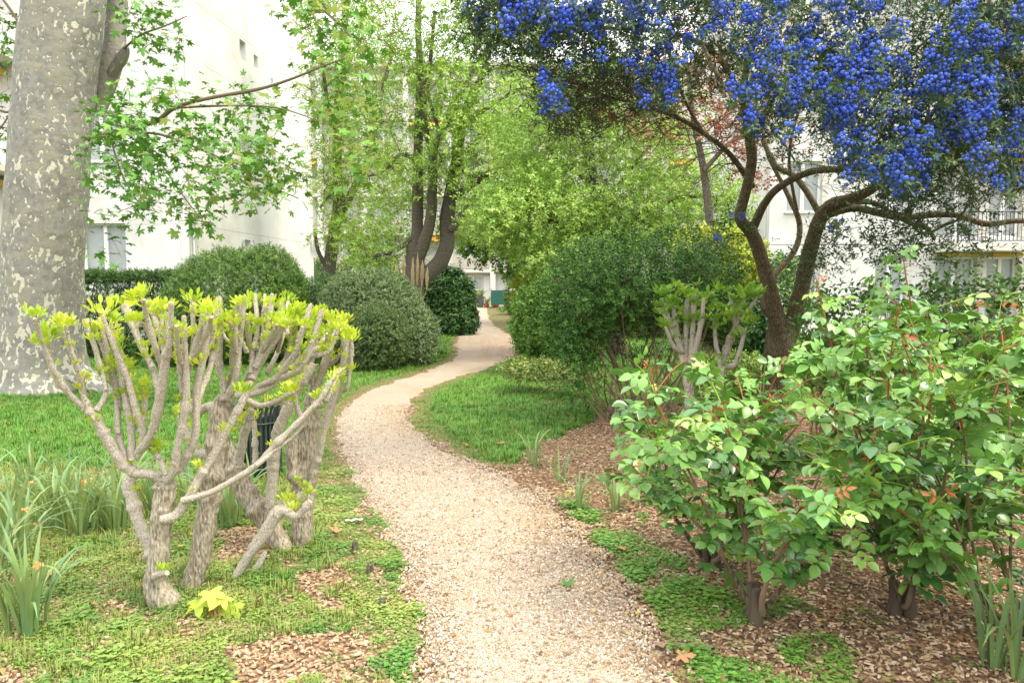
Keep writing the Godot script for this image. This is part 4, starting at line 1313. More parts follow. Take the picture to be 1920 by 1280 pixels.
func bush(called: String, label: String, base: Vector3, els: Array, count: int, meshes: Array, ca: Color, cb: Color, smin: float, smax: float, lm: Material, stems: int, sd: int, deep := .25, bump := .12, freq := 2.5, stem_r := .014, gaps := -9.0) -> Node3D:
	var t := thing(called, label, "shrub", base)
	rng.seed = sd
	for k in stems:
		var mb := MB.new()
		var e: Array = els[k % els.size()]
		var q := in_ell(e, .2)
		q.y = maxf(q.y, .3)
		var o := base + Vector3(R(-.25, .25), 0, R(-.2, .2)) + (Vector3(q.x, 0, q.z) - base) * .35 * Vector3(1, 0, 1)
		o.y = -.02
		var m1 := o.lerp(q, .4) + Vector3(R(-.06, .06), .06, R(-.06, .06))
		var sp := spline([o, m1, q], [stem_r * R(.8, 1.3), stem_r * .8, stem_r * .35], 4)
		mb.tube(sp[0], sp[1], 6)
		wpart("stem", mb, M.twig_brown, t)
	var ss := scs(meshes.size())
	shell(ss, els, count, ca, cb, smin, smax, deep, bump, freq, .06, gaps)
	for k in meshes.size(): wscatter("foliage", ss[k], meshes[k], lm, t)
	return t
func ground_under(e: Array) -> Vector3:
	return Vector3(e[0].x, 0, e[0].z)
func shrubs() -> void:
	var small := leaf(.035, .017, .2, .2, 2, .5)
	var tiny := leaf(.024, .013, .2, .2, 2, .5)
	var mid := leaf(.05, .026, .2, .25, 3, .5)
	var big := leaf(.13, .05, .25, .3, 3, .5)
	var m_small := [sprig(small, 10, .10, .9, 31).mesh(), sprig(small, 8, .07, 1.0, 32).mesh()]
	var m_tiny := [sprig(tiny, 13, .085, .9, 33).mesh(), sprig(tiny, 10, .06, 1.0, 34).mesh()]
	var m_mid := [sprig(mid, 9, .14, .9, 35).mesh(), sprig(mid, 7, .10, 1.0, 36).mesh()]
	var m_big := [sprig(big, 6, .18, .9, 37).mesh(), sprig(big, 5, .12, 1.1, 38).mesh()]
	# clipped hedge below the ground floor window
	var h0 := P(60, 536, 15.6); var h1 := P(352, 536, 15.6)
	var hd := thing("clipped_hedge", "straight clipped dark green hedge below the ground floor window", "hedge", Vector3((h0.x + h1.x) * .5, 0, -15.9))
	rng.seed = 811
	var ss := scs(2)
	for k in 17000:
		var x := R(h0.x - 3.0, h1.x + .3); var p: Vector3; var n: Vector3
		var f := R(0, 1)
		if f < .68:
			p = Vector3(x, R(.05, 1.8), -15.45); n = Vector3(0, .2, 1)
		else:
			p = Vector3(x, 1.8, -15.45 - R(0, .9)); n = Vector3.UP
		p += n * (.10 * nz2.get_noise_3d(p.x * 2.0, p.y * 2.0, p.z * 2.0) - .2 * pow(R(0, 1), 2.0))
		var t := frame_z(n + rand_dir() * .9, Vector3.UP + rand_dir() * .5, R(.9, 1.6)); t.origin = p
		ss[k % 2].add(t, Color(.03, .085, .02).lerp(Color(.095, .18, .035), R(0, 1)) * R(.8, 1.2))
	for k in 14:
		var mb := MB.new()
		var x := lerpf(h0.x, h1.x, k / 13.0)
		mb.tube(PackedVector3Array([Vector3(x, -.02, -15.9), Vector3(x + R(-.1, .1), .8, -15.85), Vector3(x + R(-.2, .2), 1.6, -15.8)]), PackedFloat32Array([.025, .02, .01]), 6)
		wpart("stem", mb, M.twig_dark, hd)
	for k in 2: wscatter("foliage", ss[k], m_small[k], M.leaf_gloss, hd)
	var e := [ell(440, 580, 122, 108, 15.0, 1.2), ell(500, 560, 65, 92, 14.9, 1.0), ell(370, 610, 75, 80, 14.8, 1.0)]
	bush("rounded_shrub", "large rounded mid green shrub clipped into a mound against the white wall", ground_under(e[0]), e, 34000, m_small, Color(.05, .145, .022), Color(.19, .33, .05), .8, 1.3, M.leaf, 10, 812, .2, .10, 3.0)
	e = [ell(548, 580, 42, 66, 16.2, .7)]
	bush("small_shrub", "small dense dark shrub between the big green mound and the slim tree", ground_under(e[0]), e, 2600, m_small, Color(.03, .09, .025), Color(.09, .19, .045), .9, 1.4, M.leaf, 5, 813, .3, .2)
	e = [ell(606, 585, 40, 68, 16.8, .7)]
	bush("small_shrub", "small green shrub beside the silvery clipped dome", ground_under(e[0]), e, 2600, m_small, Color(.04, .11, .03), Color(.11, .22, .05), .9, 1.4, M.leaf, 5, 814, .3, .2)
	e = [ell(706, 605, 86, 96, 15.0, .95), ell(768, 632, 50, 64, 14.8, .7), ell(650, 600, 50, 80, 15.0, .7)]
	bush("variegated_dome", "clipped dome of small cream edged grey green leaves beside the path", ground_under(e[0]), e, 30000, m_tiny, Color(.07, .145, .042), Color(.30, .40, .18), .9, 1.4, M.leaf, 8, 815, .16, .08, 3.0)
	e = [ell(706, 632, 58, 58, 13.7, .55)]
	bush("loose_shrub", "loose twiggy olive green shrub in front of the cream edged dome", ground_under(e[0]), e, 5000, m_tiny, Color(.06, .125, .035), Color(.17, .25, .07), .9, 1.5, M.leaf, 16, 816, .55, .25, 3.0, .009)
	e = [ell(838, 568, 48, 60, 24.0, .85), ell(845, 600, 44, 40, 23.8, .75)]
	bush("laurel_bush", "dark glossy laurel with large hanging leaves at the bend of the path", ground_under(e[0]), e, 4600, m_big, Color(.028, .085, .022), Color(.09, .19, .05), .8, 1.3, M.leaf_gloss, 8, 817, .3, .12, 2.0)
	e = [ell(1008, 605, 42, 70, 13.4, .7), ell(1040, 590, 40, 75, 13.0, .6)]
	bush("privet_bush", "bright green privet beside the path next to the dark evergreen", ground_under(e[0]), e, 3600, m_mid, Color(.06, .18, .025), Color(.22, .38, .05), .8, 1.3, M.leaf, 10, 818, .35, .2)
	e = [ell(985, 545, 22, 36, 16.5, .4), ell(1000, 560, 24, 40, 16.3, .4)]
	bush("golden_privet", "yellow green shrub tips showing behind the bright privet", ground_under(e[0]), e, 900, m_mid, Color(.25, .38, .03), Color(.42, .50, .05), .9, 1.4, M.leaf, 5, 819, .4, .25)
	# the big dark evergreen with bare stems
	e = [ell(1150, 545, 118, 92, 8.9, .75), ell(1275, 530, 115, 88, 9.0, .75), ell(1080, 605, 56, 72, 8.7, .55), ell(1340, 600, 60, 50, 9.2, .5), ell(1085, 700, 36, 60, 8.2, .3, .35), ell(1180, 640, 110, 30, 8.9, .55, .12)]
	var ev := bush("evergreen_bush", "big dark evergreen bush with bare brown stems under its dense top", G(1180, 800), e, 11000, m_small, Color(.022, .08, .014), Color(.10, .23, .035), .8, 1.35, M.leaf_gloss, 0, 820, .8, .5, 3.2, .014, -.28)
	rng.seed = 821
	for k in 46:
		var mb := MB.new()
		var o := G(1180 + R(-45, 110), 800 + R(-22, 6))
		var q := P(1180 + R(-150, 190), 560 + R(-70, 60), 8.9 + R(-.5, .5))
		if k % 4 == 0: q = P(1100 + R(-40, 60), 680 + R(-30, 60), 8.4 + R(-.3, .2))
		var mm := o.lerp(q, .5) + Vector3(R(-.08, .08), R(-.05, .1), R(-.1, .1))
		var sp := spline([o, mm, q], [R(.006, .014), .008, .003], 4)
		mb.tube(sp[0], sp[1], 6, nz2, .15, 9.0)
		wpart("stem", mb, M.twig_brown, ev)
	var tw := MB.new()
	for k in 420:
		var p := P(1190 + R(-130, 150), 650 + R(-90, 130), 8.7 + R(-.45, .45))
		if p.y < .1: continue
		var d := Vector3(R(-.8, .8), R(-.2, 1), R(-.6, .6)).normalized() * R(.12, .4)
		tw.tube(PackedVector3Array([p, p + d * .5 + rand_dir() * .03, p + d]), PackedFloat32Array([.003, .0024, .0014]), 3, null, 0, 1, false)
	wpart("twigs", tw, M.twig_brown, ev).set_meta("kind", "stuff")
	e = [ell(1365, 490, 58, 48, 10.8, .5), ell(1310, 465, 40, 25, 10.8, .4)]
	bush("golden_shrub", "golden yellow leaved shrub glowing behind the evergreen beside the blossom tree", ground_under(e[0]), e, 1800, m_mid, Color(.38, .48, .03), Color(.55, .60, .06), .9, 1.4, M.leaf, 9, 822, .45, .2)
	e = [ell(1395, 620, 52, 62, 11.2, .6)]
	bush("laurel_bush", "dark laurel with narrow hanging leaves behind the blossom tree trunk", ground_under(e[0]), e, 1500, m_big, Color(.02, .07, .022), Color(.06, .15, .04), .55, .9, M.leaf_gloss, 6, 823, .4, .15)
	# loose shrubs behind the roses
	e = [ell(1640, 625, 110, 70, 6.4, .5), ell(1570, 600, 60, 60, 6.6, .4), ell(1700, 570, 60, 45, 6.3, .35, .5)]
	var b1 := bush("upright_shrub", "loose leafy shrub with upright brown stems below the first curtained window", G(1650, 860), e, 420, m_mid, Color(.05, .13, .035), Color(.16, .28, .07), 1.0, 1.5, M.leaf_gloss, 26, 824, .8, .3, 2.0, .008)
	e = [ell(1840, 620, 120, 75, 6.0, .5), ell(1790, 570, 70, 50, 6.1, .4, .6), ell(1940, 590, 60, 80, 5.8, .4, .6)]
	bush("upright_shrub", "loose leafy shrub with cut stems below the balcony and french windows", G(1850, 880), e, 450, m_mid, Color(.05, .13, .035), Color(.16, .28, .07), 1.0, 1.5, M.leaf_gloss, 28, 825, .8, .3, 2.0, .008)
	e = [ell(1560, 680, 50, 50, 7.2, .4)]
	bush("low_shrub", "low fresh green shrub at the foot of the blossom tree", ground_under(e[0]), e, 420, m_mid, Color(.09, .21, .04), Color(.24, .36, .06), .9, 1.3, M.leaf, 8, 826, .6, .3)
	e = [ell(1750, 690, 130, 50, 8.5, .6), ell(1900, 690, 120, 50, 8.5, .6)]
	bush("low_shrub", "spreading olive green shrub between the loose shrubs and the balcony block", ground_under(e[0]), e, 2400, m_mid, Color(.10, .18, .045), Color(.28, .36, .10), .9, 1.3, M.leaf, 10, 827, .5, .3)
	e = [ell(1390, 700, 70, 26, 10.0, .6)]
	bush("low_plants", "low pale green plants on the ground beside the blossom tree trunk", ground_under(e[0]), e, 900, m_mid, Color(.14, .28, .05), Color(.34, .44, .09), .8, 1.3, M.leaf, 3, 828, .7, .3)
	e = [ell(1000, 692, 60, 10, 10.8, .5), ell(1070, 705, 50, 10, 10.4, .4)]
	bush("low_plants", "yellowish low plants along the shaded lawn edge under the privet", ground_under(e[0]), e, 600, m_mid, Color(.10, .20, .04), Color(.32, .37, .09), .7, 1.2, M.leaf, 2, 829, .7, .3)
	e = [ell(955, 588, 22, 12, 42.0, .8), ell(985, 595, 22, 14, 38.0, .8)]
	bush("low_plants", "bright low green plants beside the far terrace", ground_under(e[0]), e, 900, m_mid, Color(.09, .24, .03), Color(.20, .38, .05), 1.3, 2.0, M.leaf, 3, 830, .5, .2)
	# thin background bushes that close the gaps under the trees
	var far := [[690, 520, 60, 40, 34.0, "soft green shrub below the forked tree far behind the dome"], [600, 530, 30, 40, 33.0, "soft green shrub against the far corner of the blank wall"], [1080, 560, 70, 60, 24.0, "mid green bush under the pale feathery tree"], [1210, 590, 90, 70, 22.0, "deep green bush hidden behind the evergreen stems"], [975, 560, 26, 34, 40.0, "pale bush beside the globe lamp"], [1440, 560, 60, 70, 17.0, "mid green bush behind the forked blossom trunk"]]
	for k in far.size():
		var f: Array = far[k]
		e = [ell(f[0], f[1], f[2], f[3], f[4], 1.0)]
		bush("background_bush", f[5], ground_under(e[0]), e, 1300, m_mid, Color(.07, .17, .035), Color(.20, .32, .07), 1.4, 2.4, M.leaf, 4, 840 + k, .4, .2, 1.5)
	# pampas plumes
	var pg := thing("pampas_grass", "dry buff pampas plumes on tall stalks behind the clipped dome", "grass", P(778, 600, 16.6) * Vector3(1, 0, 1))
	rng.seed = 861
	var fl := [[742, 504, 6, 18], [757, 484, 8, 24], [774, 490, 7, 30], [783, 484, 7, 26], [792, 496, 8, 20], [801, 510, 7, 16]]
	for f in fl:
		var d := 16.6 + R(-.2, .2)
		var base := P(778 + R(-12, 12), 600, d); base.y = .1
		var tip := P(f[0], f[1], d); var low := P(f[0] - 1, f[1] + f[3] * 2.0, d)
		var st := MB.new()
		var sp := spline([base, base.lerp(low, .6) + Vector3(0, .1, 0), low], [.008, .006, .005], 4)
		st.tube(sp[0], sp[1], 5)
		var pl := wpart("stalk", st, M.plume, pg)
		var pm := MB.new()
		for k in 240:
			var tt := R(0, 1)
			var w: float = f[2] * d / FPX * pow(sin(PI * clampf(tt * .9 + .08, 0, 1)), .8)
			var o := low.lerp(tip, tt) + Vector3(R(-1, 1), 0, R(-1, 1)) * w * .32
			var dv := (tip - low).normalized() * .11 + Vector3(R(-1, 1), 0, R(-1, 1)) * w * .22
			pm.tube(PackedVector3Array([o, o + dv * .6, o + dv]), PackedFloat32Array([.006, .006, .001]), 3, null, 0, 1, false)
		wpart("plume", pm, M.plume, pl).position = Vector3.ZERO
	var gb := MB.new()
	for k in 90:
		var a := R(0, TAU)
		var o := pg.position + Vector3(cos(a), 0, sin(a)) * .12
		var q := o + Vector3(cos(a) * R(.3, .8), R(.4, .9), sin(a) * R(.3, .8))
		gb.tube(PackedVector3Array([o, o.lerp(q, .5) + Vector3(0, .3, 0), q]), PackedFloat32Array([.006, .005, .001]), 3, null, 0, 1, false)
	wpart("leaf_blades", gb, M.blade_1, pg).set_meta("kind", "stuff")

# ---------------------------------------------------------------- pollarded shrubs
func tuft_of(lf: MB, n: int, sd: int, r: float) -> ArrayMesh:
	rng.seed = sd
	var mb := MB.new()
	for k in n:
		var a := k * 2.4 + R(-.3, .3)
		var up := lerpf(2.2, .3, float(k) / n)
		var t := frame_z(Vector3(cos(a), up, sin(a)), Vector3.UP * .6 - Vector3(cos(a), 0, sin(a)) * up, R(.65, 1.1))
		t.origin = Vector3(cos(a), .3 + up * .3, sin(a)) * r * R(.15, .6)
		var g := R(.75, 1.15)
		mb.add(lf, t, Color(g * R(.85, 1.08), g, g * R(.7, 1.2)))
	mb.colored = true
	return mb.mesh()
# each stem: flat list of u, v, half width; the free end leans by a random depth. Ends are sawn off; tufts sprout near them.
func pollard(t: Node3D, list: Array, sd: int, lean: float, tufts: Array, mats: Array, d_off := 0.0, tuft_chance := 1.0, tuft_scale := 1.0, twin := true) -> void:
	rng.seed = sd
	var many := list.duplicate()
	# thinner shoots between the traced ones
	for l in list:
		var a: Array = l[0]
		if a.size() >= 12 and a[2] < 14.0 and twin:
			var b := []
			var dx := R(8, 20) * (1.0 if R(0, 1) < .5 else -1.0)
			var m := a.size() / 3
			for k in range(m / 3, m):
				var f := float(k - m / 3) / maxf(1.0, m - 1 - m / 3)
				b.append_array([a[k * 3] + dx * f, a[k * 3 + 1] + f * R(-6, 60), a[k * 3 + 2] * .72])
			if b.size() >= 6: many.append([b, l[1]])
	for l in many:
		var a: Array = l[0]
		var d0: float = l[1] + d_off
		var m := a.size() / 3
		var tip_d: float = R(-lean, lean) if l.size() < 3 else l[2]
		var pts := []; var rad := []
		for k in m:
			var d := d0 + tip_d * float(k) / maxf(1.0, m - 1)
			pts.append(P(a[k * 3], a[k * 3 + 1], d)); rad.append(a[k * 3 + 2] * d / FPX * (.74 if a[2] < 20.0 else .95) * cos(atan((a[k * 3] - 960.0) / FPX)) * (.88 if k == m - 1 and m > 3 else 1.0))
		var sp := spline(pts, rad, 9)
		for kn in rng.randi_range(2, 5):
			var ci := rng.randi_range(2, sp[1].size() - 2); var sw := R(.1, .38)
			for q in range(maxi(0, ci - 2), mini(sp[1].size(), ci + 3)):
				sp[1][q] *= 1.0 + sw * exp(-float((q - ci) * (q - ci)) * .9)
		var thick: bool = rad[0] > .035
		var mb := MB.new()
		mb.tube(sp[0], sp[1], 18 if thick else 10, nz2, .2 if thick else .3, 11.0 if thick else 26.0)
		# little stubs and buds
		var n: int = sp[0].size()
		for k in int(n * .45):
			var q := rng.randi_range(1, n - 2)
			var ax: Vector3 = (sp[0][q + 1] - sp[0][q - 1]).normalized()
			var side := (rand_dir() - ax * rand_dir().dot(ax)).normalized()
			var rr: float = sp[1][q]
			mb.tube(PackedVector3Array([sp[0][q] + side * rr * .5, sp[0][q] + side * (rr + .005) + ax * .004]), PackedFloat32Array([.007, .0045]), 5)
		var part_name: String = "trunk" if thick else "stem"
		var o := wpart(part_name, mb, M.pale_bark if thick else M.stem_bark, t)
		if rad[m - 1] < .03:
			var cut := MB.new()
			var ax: Vector3 = (sp[0][n - 1] - sp[0][n - 2]).normalized()
			cut.tube(PackedVector3Array([sp[0][n - 1] + ax * .001, sp[0][n - 1] + ax * .005]), PackedFloat32Array([rad[m - 1] * .92, rad[m - 1] * .8]), 10)
			wpart("sawn_end", cut, M.cut_wood, o).position = Vector3.ZERO
		if thick or R(0, 1) > tuft_chance: continue
		var places := [n - 1, int(n * .86), int(n * .70), int(n * .5), int(n * .3)]
		for k in places.size():
			if R(0, 1) > [.55, .75, .75, .65, .5][k]: continue
			var q := clampi(places[k] + rng.randi_range(-1, 1), 1, n - 1)
			var side := Vector3(R(-1, 1), R(.1, .6), R(-1, 1)).normalized()
			var tf := part("leaf_tuft", tufts[rng.randi() % tufts.size()], mats[rng.randi() % mats.size()], t)
			var b := Basis(Vector3.UP, R(0, TAU)) * Basis(Vector3.RIGHT, R(-.5, .5))
			b = b.scaled(Vector3.ONE * R(.6, 1.3) * [.95, .9, .8, .6, .5][k] * tuft_scale)
			tf.transform = Transform3D(b, sp[0][q] + side * sp[1][q] * 1.0 - t.position)
func pollards() -> void:
	var lf := leaf(.046, .02, .45, -.1, 4, .6)
	var tufts := [tuft_of(lf, 22, 1, .07), tuft_of(lf, 28, 2, .085), tuft_of(lf, 14, 3, .055)]
	var lime := [M.lime_0, M.lime_1, M.lime_0, M.lime_2]
	# front shrub
	var a := thing("pollarded_shrub", "hard pruned shrub with a crooked foot and a fan of pale sawn stems", "shrub", G(312, 1148), "pollarded shrubs beside the path")
	pollard(a, [
		[[326, 1158, 30, 318, 1140, 34, 296, 1108, 28, 292, 1075, 24, 297, 1040, 23, 301, 1000, 22, 303, 965, 23, 308, 930, 24, 307, 900, 20], 3.54, 0.0],
		[[300, 1068, 17, 282, 1030, 17, 262, 985, 17, 250, 945, 17, 240, 912, 18, 246, 888, 16], 3.62, .12],
		[[308, 905, 15, 288, 890, 14, 255, 886, 14, 232, 872, 16, 212, 842, 15, 192, 808, 14, 174, 774, 15], 3.54, -.1],
		[[172, 778, 13, 158, 748, 9, 148, 704, 8.5, 128, 648, 7.5, 113, 606, 7], 3.44], [[160, 768, 9, 126, 735, 8.5, 99, 693, 8, 78, 636, 6.5, 64, 598, 6], 3.44], [[180, 770, 9, 198, 732, 7, 184, 676, 7, 160, 600, 6.5], 3.44],
		[[236, 868, 12, 221, 812, 9.5, 219, 738, 8.5, 205, 676, 8, 186, 596, 7], 3.5], [[248, 862, 12, 244, 800, 10, 234, 740, 9, 226, 690, 8.5, 204, 626, 7], 3.5], [[258, 856, 10, 268, 812, 9, 252, 762, 8.5, 237, 704, 8, 212, 646, 7, 192, 594, 6.5], 3.5],
		[[256, 850, 10, 284, 812, 12, 300, 740, 13, 311, 672, 12.5, 318, 640, 8, 321, 568, 7.5], 3.5], [[262, 812, 9, 268, 785, 8, 272, 732, 8.5], 3.5, .1],
		[[298, 735, 10, 286, 690, 8, 266, 655, 8, 231, 572, 8.5], 3.5], [[304, 690, 8, 292, 655, 7.5, 274, 590, 7, 268, 562, 6.5], 3.5], [[310, 670, 8, 300, 630, 7.5, 280, 568, 7.5], 3.5], [[312, 665, 7, 304, 630, 6, 303, 575, 6], 3.5],
		[[310, 900, 12, 326, 884, 10, 330, 850, 10.5, 341, 800, 10, 350, 733, 9, 347, 664, 8, 344, 594, 7.5], 3.5, -.15], [[330, 884, 12, 352, 850, 11, 366, 812, 10.5, 368, 735, 10, 382, 660, 10, 391, 576, 10], 3.52, -.1],
		[[346, 720, 8, 356, 682, 7.5, 378, 606, 8, 381, 574, 8], 3.45], [[348, 700, 7, 336, 668, 6.5, 330, 612, 6], 3.45], [[356, 690, 7, 362, 640, 6, 360, 562, 6.5], 3.5], [[384, 650, 7, 398, 622, 7, 405, 576, 6], 3.5],
		[[300, 972, 15, 326, 968, 15, 350, 938, 13, 374, 894, 12, 392, 868, 11.5, 428, 802, 10.5, 456, 748, 9.5, 470, 716, 7], 3.5, .12],
		[[340, 938, 10, 386, 926, 8.5, 430, 904, 8.5, 480, 872, 8.5, 512, 838, 8, 566, 784, 7.5, 602, 746, 7, 621, 714, 6.5, 642, 692, 5], 3.5, .1],
		[[312, 890, 7, 298, 858, 6, 284, 842, 6, 276, 838, 5], 3.48, .1], [[286, 1082, 8, 300, 1076, 9, 312, 1074, 8], 3.5, -.1],
		[[376, 700, 6, 384, 670, 6, 392, 640, 5.5, 388, 590, 5.5], 3.6]], 901, .28, tufts, lime)
	# the thick trunk beside it
	var b := thing("pollarded_shrub", "hard pruned shrub with one thick leaning trunk and a dark knuckled head", "shrub", G(358, 1112), "pollarded shrubs beside the path")
	pollard(b, [
		[[352, 1120, 24, 360, 1092, 22, 375, 1042, 22, 387, 968, 22, 398, 905, 22, 406, 842, 21, 411, 796, 21, 416, 762, 22, 422, 742, 16], 3.74, .12],
		[[414, 768, 16, 392, 762, 12, 368, 772, 11, 352, 760, 10, 344, 742, 8], 3.82, .1], [[404, 850, 15, 380, 852, 14, 360, 830, 14, 346, 800, 12, 338, 775, 10], 3.84, .2],
		[[420, 750, 11, 418, 715, 8, 411, 682, 7, 414, 610, 7, 410, 557, 7], 3.8], [[424, 745, 12, 440, 715, 9, 448, 650, 8, 452, 610, 7.5, 457, 556, 7], 3.8], [[440, 742, 11, 462, 738, 11, 490, 722, 9, 520, 706, 9, 548, 672, 8, 566, 625, 7.5, 582, 572, 7], 3.8],
		[[455, 745, 10, 500, 728, 9, 530, 708, 8, 562, 692, 7.5, 585, 640, 7, 603, 582, 6.5], 3.8], [[470, 712, 13, 480, 690, 11, 498, 662, 10, 516, 620, 9.5, 526, 588, 9, 528, 570, 8.5], 3.8], [[478, 690, 9, 490, 660, 8, 502, 620, 7.5, 510, 553, 7], 3.8],
		[[470, 700, 8, 476, 650, 7, 482, 620, 6.5, 478, 552, 6.5], 3.8], [[462, 660, 7, 452, 640, 6, 440, 620, 6, 424, 596, 5.5], 3.8], [[540, 690, 9, 572, 668, 8, 598, 650, 8, 612, 622, 7, 622, 600, 6.5], 3.85], [[520, 700, 9, 545, 655, 8, 552, 610, 7, 560, 585, 6], 3.9],
		[[460, 748, 8, 488, 760, 7, 520, 750, 6, 548, 735, 5], 3.75, -.1], [[432, 745, 7, 428, 725, 7, 435, 700, 6, 440, 640, 6, 446, 560, 6.5], 3.9], [[500, 700, 7, 520, 660, 6, 536, 610, 6, 540, 566, 5.5], 4.0], [[530, 690, 7, 548, 640, 6, 556, 580, 5.5], 4.0], [[560, 690, 7, 580, 650, 6, 596, 600, 5.5], 4.05], [[450, 735, 7, 470, 690, 6.5, 492, 640, 6, 496, 575, 5.5], 4.05], [[570, 680, 7, 600, 660, 6, 618, 640, 5.5, 630, 612, 5], 3.95], [[480, 700, 7, 468, 650, 6, 462, 590, 6], 3.95]], 902, .30, tufts, lime)
	# the crossing trunks nearest the gravel
	var c := thing("pollarded_shrub", "hard pruned shrub of crossing split trunks beside the gravel", "shrub", G(556, 1044), "pollarded shrubs beside the path")
	pollard(c, [
		[[546, 1056, 20, 536, 1036, 19, 510, 992, 20, 479, 948, 21, 450, 904, 22, 436, 868, 18, 424, 838, 15, 400, 818, 13], 4.28, .1],
		[[506, 950, 14, 510, 905, 15, 512, 862, 15, 520, 812, 15, 534, 776, 14, 552, 738, 13, 574, 704, 13, 588, 684, 12], 4.24, .06],
		[[446, 870, 13, 455, 826, 12, 464, 790, 12, 470, 768, 12.5], 4.16, -.05],
		[[560, 1046, 21, 566, 1000, 21, 568, 945, 22, 570, 888, 24, 572, 840, 24, 580, 790, 20, 588, 748, 17, 594, 720, 14], 4.36, .06],
		[[555, 905, 16, 548, 860, 17, 550, 822, 14], 4.32, .03],
		[[588, 880, 11, 598, 850, 10, 606, 808, 10, 617, 768, 9.5, 632, 728, 9, 644, 690, 7.5, 650, 640, 6.5], 4.3, -.1],
		[[590, 730, 10, 606, 690, 9, 616, 650, 8, 628, 610, 7], 4.35], [[592, 735, 9, 582, 690, 9, 590, 640, 8, 600, 592, 7], 4.35], [[630, 730, 8, 640, 690, 7, 645, 640, 6.5, 641, 606, 6], 4.3], [[640, 700, 7, 652, 670, 6.5, 656, 630, 6], 4.3],
		[[578, 700, 9, 560, 680, 8, 556, 640, 7, 548, 600, 6.5], 4.4], [[560, 735, 8, 548, 715, 7.5, 545, 690, 7], 4.3], [[565, 790, 8, 555, 760, 7, 548, 720, 6.5], 4.2, -.05], [[478, 872, 7, 478, 840, 6.5, 476, 790, 6], 4.35, .05]], 903, .22, tufts, lime)
	var d := thing("leaning_stump", "sawn dead branch propped slantwise against the crossing trunks", "stump", G(430, 1104))
	pollard(d, [[[424, 1112, 11, 440, 1082, 11, 466, 1042, 13, 496, 994, 15, 518, 964, 17, 530, 952, 18, 548, 942, 14, 570, 928, 14], 3.8, .28]], 904, 0.0, tufts, lime)
	for q in [[570, 915, 4.02], [576, 930, 4.02], [566, 948, 4.0], [558, 905, 4.05]]:
		var tf := part("leaf_tuft", tufts[2], M.lime_2, d)
		tf.transform = Transform3D(Basis(Vector3.UP, q[0]).scaled(Vector3.ONE * .7), P(q[0], q[1], q[2]) - d.position)
	var r := thing("dead_root", "bleached white piece of dead root lying under the leaning branch", "root", G(470, 1096))
	var mb := MB.new()
	for l in [[450, 1104, 6, 470, 1080, 8, 484, 1060, 7, 497, 1034, 4], [470, 1085, 9, 482, 1090, 9, 492, 1080, 6, 494, 1070, 3], [474, 1092, 7, 486, 1096, 5, 493, 1092, 2], [484, 1078, 5, 495, 1066, 2]]:
		var sp := traced(l, 3.92, 3.98, 5)
		mb.tube(sp[0], sp[1], 9, nz2, .5, 30.0)
	wpart("root", mb, M.dead_wood, r)
	# knots of young growth on the far pollard in the bed
	var lg := leaf(.058, .032, .25, .1, 3, .5)
	var tg := [tuft_of(lg, 11, 5, .06), tuft_of(lg, 14, 6, .06)]
	var e := thing("pollarded_shrub", "small pollard with pale stems and fresh green heads before the dark evergreen", "shrub", G(1300, 830))
	var fr := [M.fresh_0, M.fresh_1]
	pollard(e, [
		[[1302, 840, 13, 1296, 770, 12, 1290, 712, 12], 7.35, 0.0], [[1346, 800, 10, 1350, 720, 10, 1352, 690, 9, 1368, 640, 9, 1380, 612, 8], 7.4, 0.1],
		[[1290, 720, 9, 1278, 660, 7, 1270, 620, 6, 1262, 570, 5], 7.35], [[1290, 710, 9, 1286, 650, 7, 1290, 560, 5.5], 7.35], [[1292, 708, 9, 1298, 640, 6, 1302, 555, 5.5], 7.35], [[1280, 660, 6, 1255, 600, 5, 1240, 560, 4.5], 7.35], [[1296, 680, 7, 1312, 620, 6, 1320, 560, 5], 7.35], [[1270, 640, 5, 1246, 590, 4, 1236, 575, 4], 7.3],
		[[1378, 616, 6, 1390, 580, 5, 1398, 556, 4], 7.5], [[1380, 612, 6, 1374, 580, 5, 1370, 556, 4.5], 7.5], [[1352, 690, 6, 1342, 640, 5, 1340, 592, 4.5], 7.4], [[1390, 600, 4.5, 1410, 572, 4, 1420, 556, 3.5], 7.5]], 905, .2, tg, fr, 0.0, 1.0, 1.5)
	rng.seed = 906
	for k in 90:
		var u := R(1228, 1325); var v := R(530, 610)
		if k > 50:
			u = R(1330, 1425); v = R(540, 610)
		var tf := part("leaf_tuft", tg[k % 2], fr[k % 2], e)
		tf.transform = Transform3D((Basis(Vector3.UP, R(0, TAU)) * Basis(Vector3.RIGHT, R(-.6, .6))).scaled(Vector3.ONE * R(.6, 1.2)), P(u, v, 7.4 + R(-.22, .22)) - e.position)

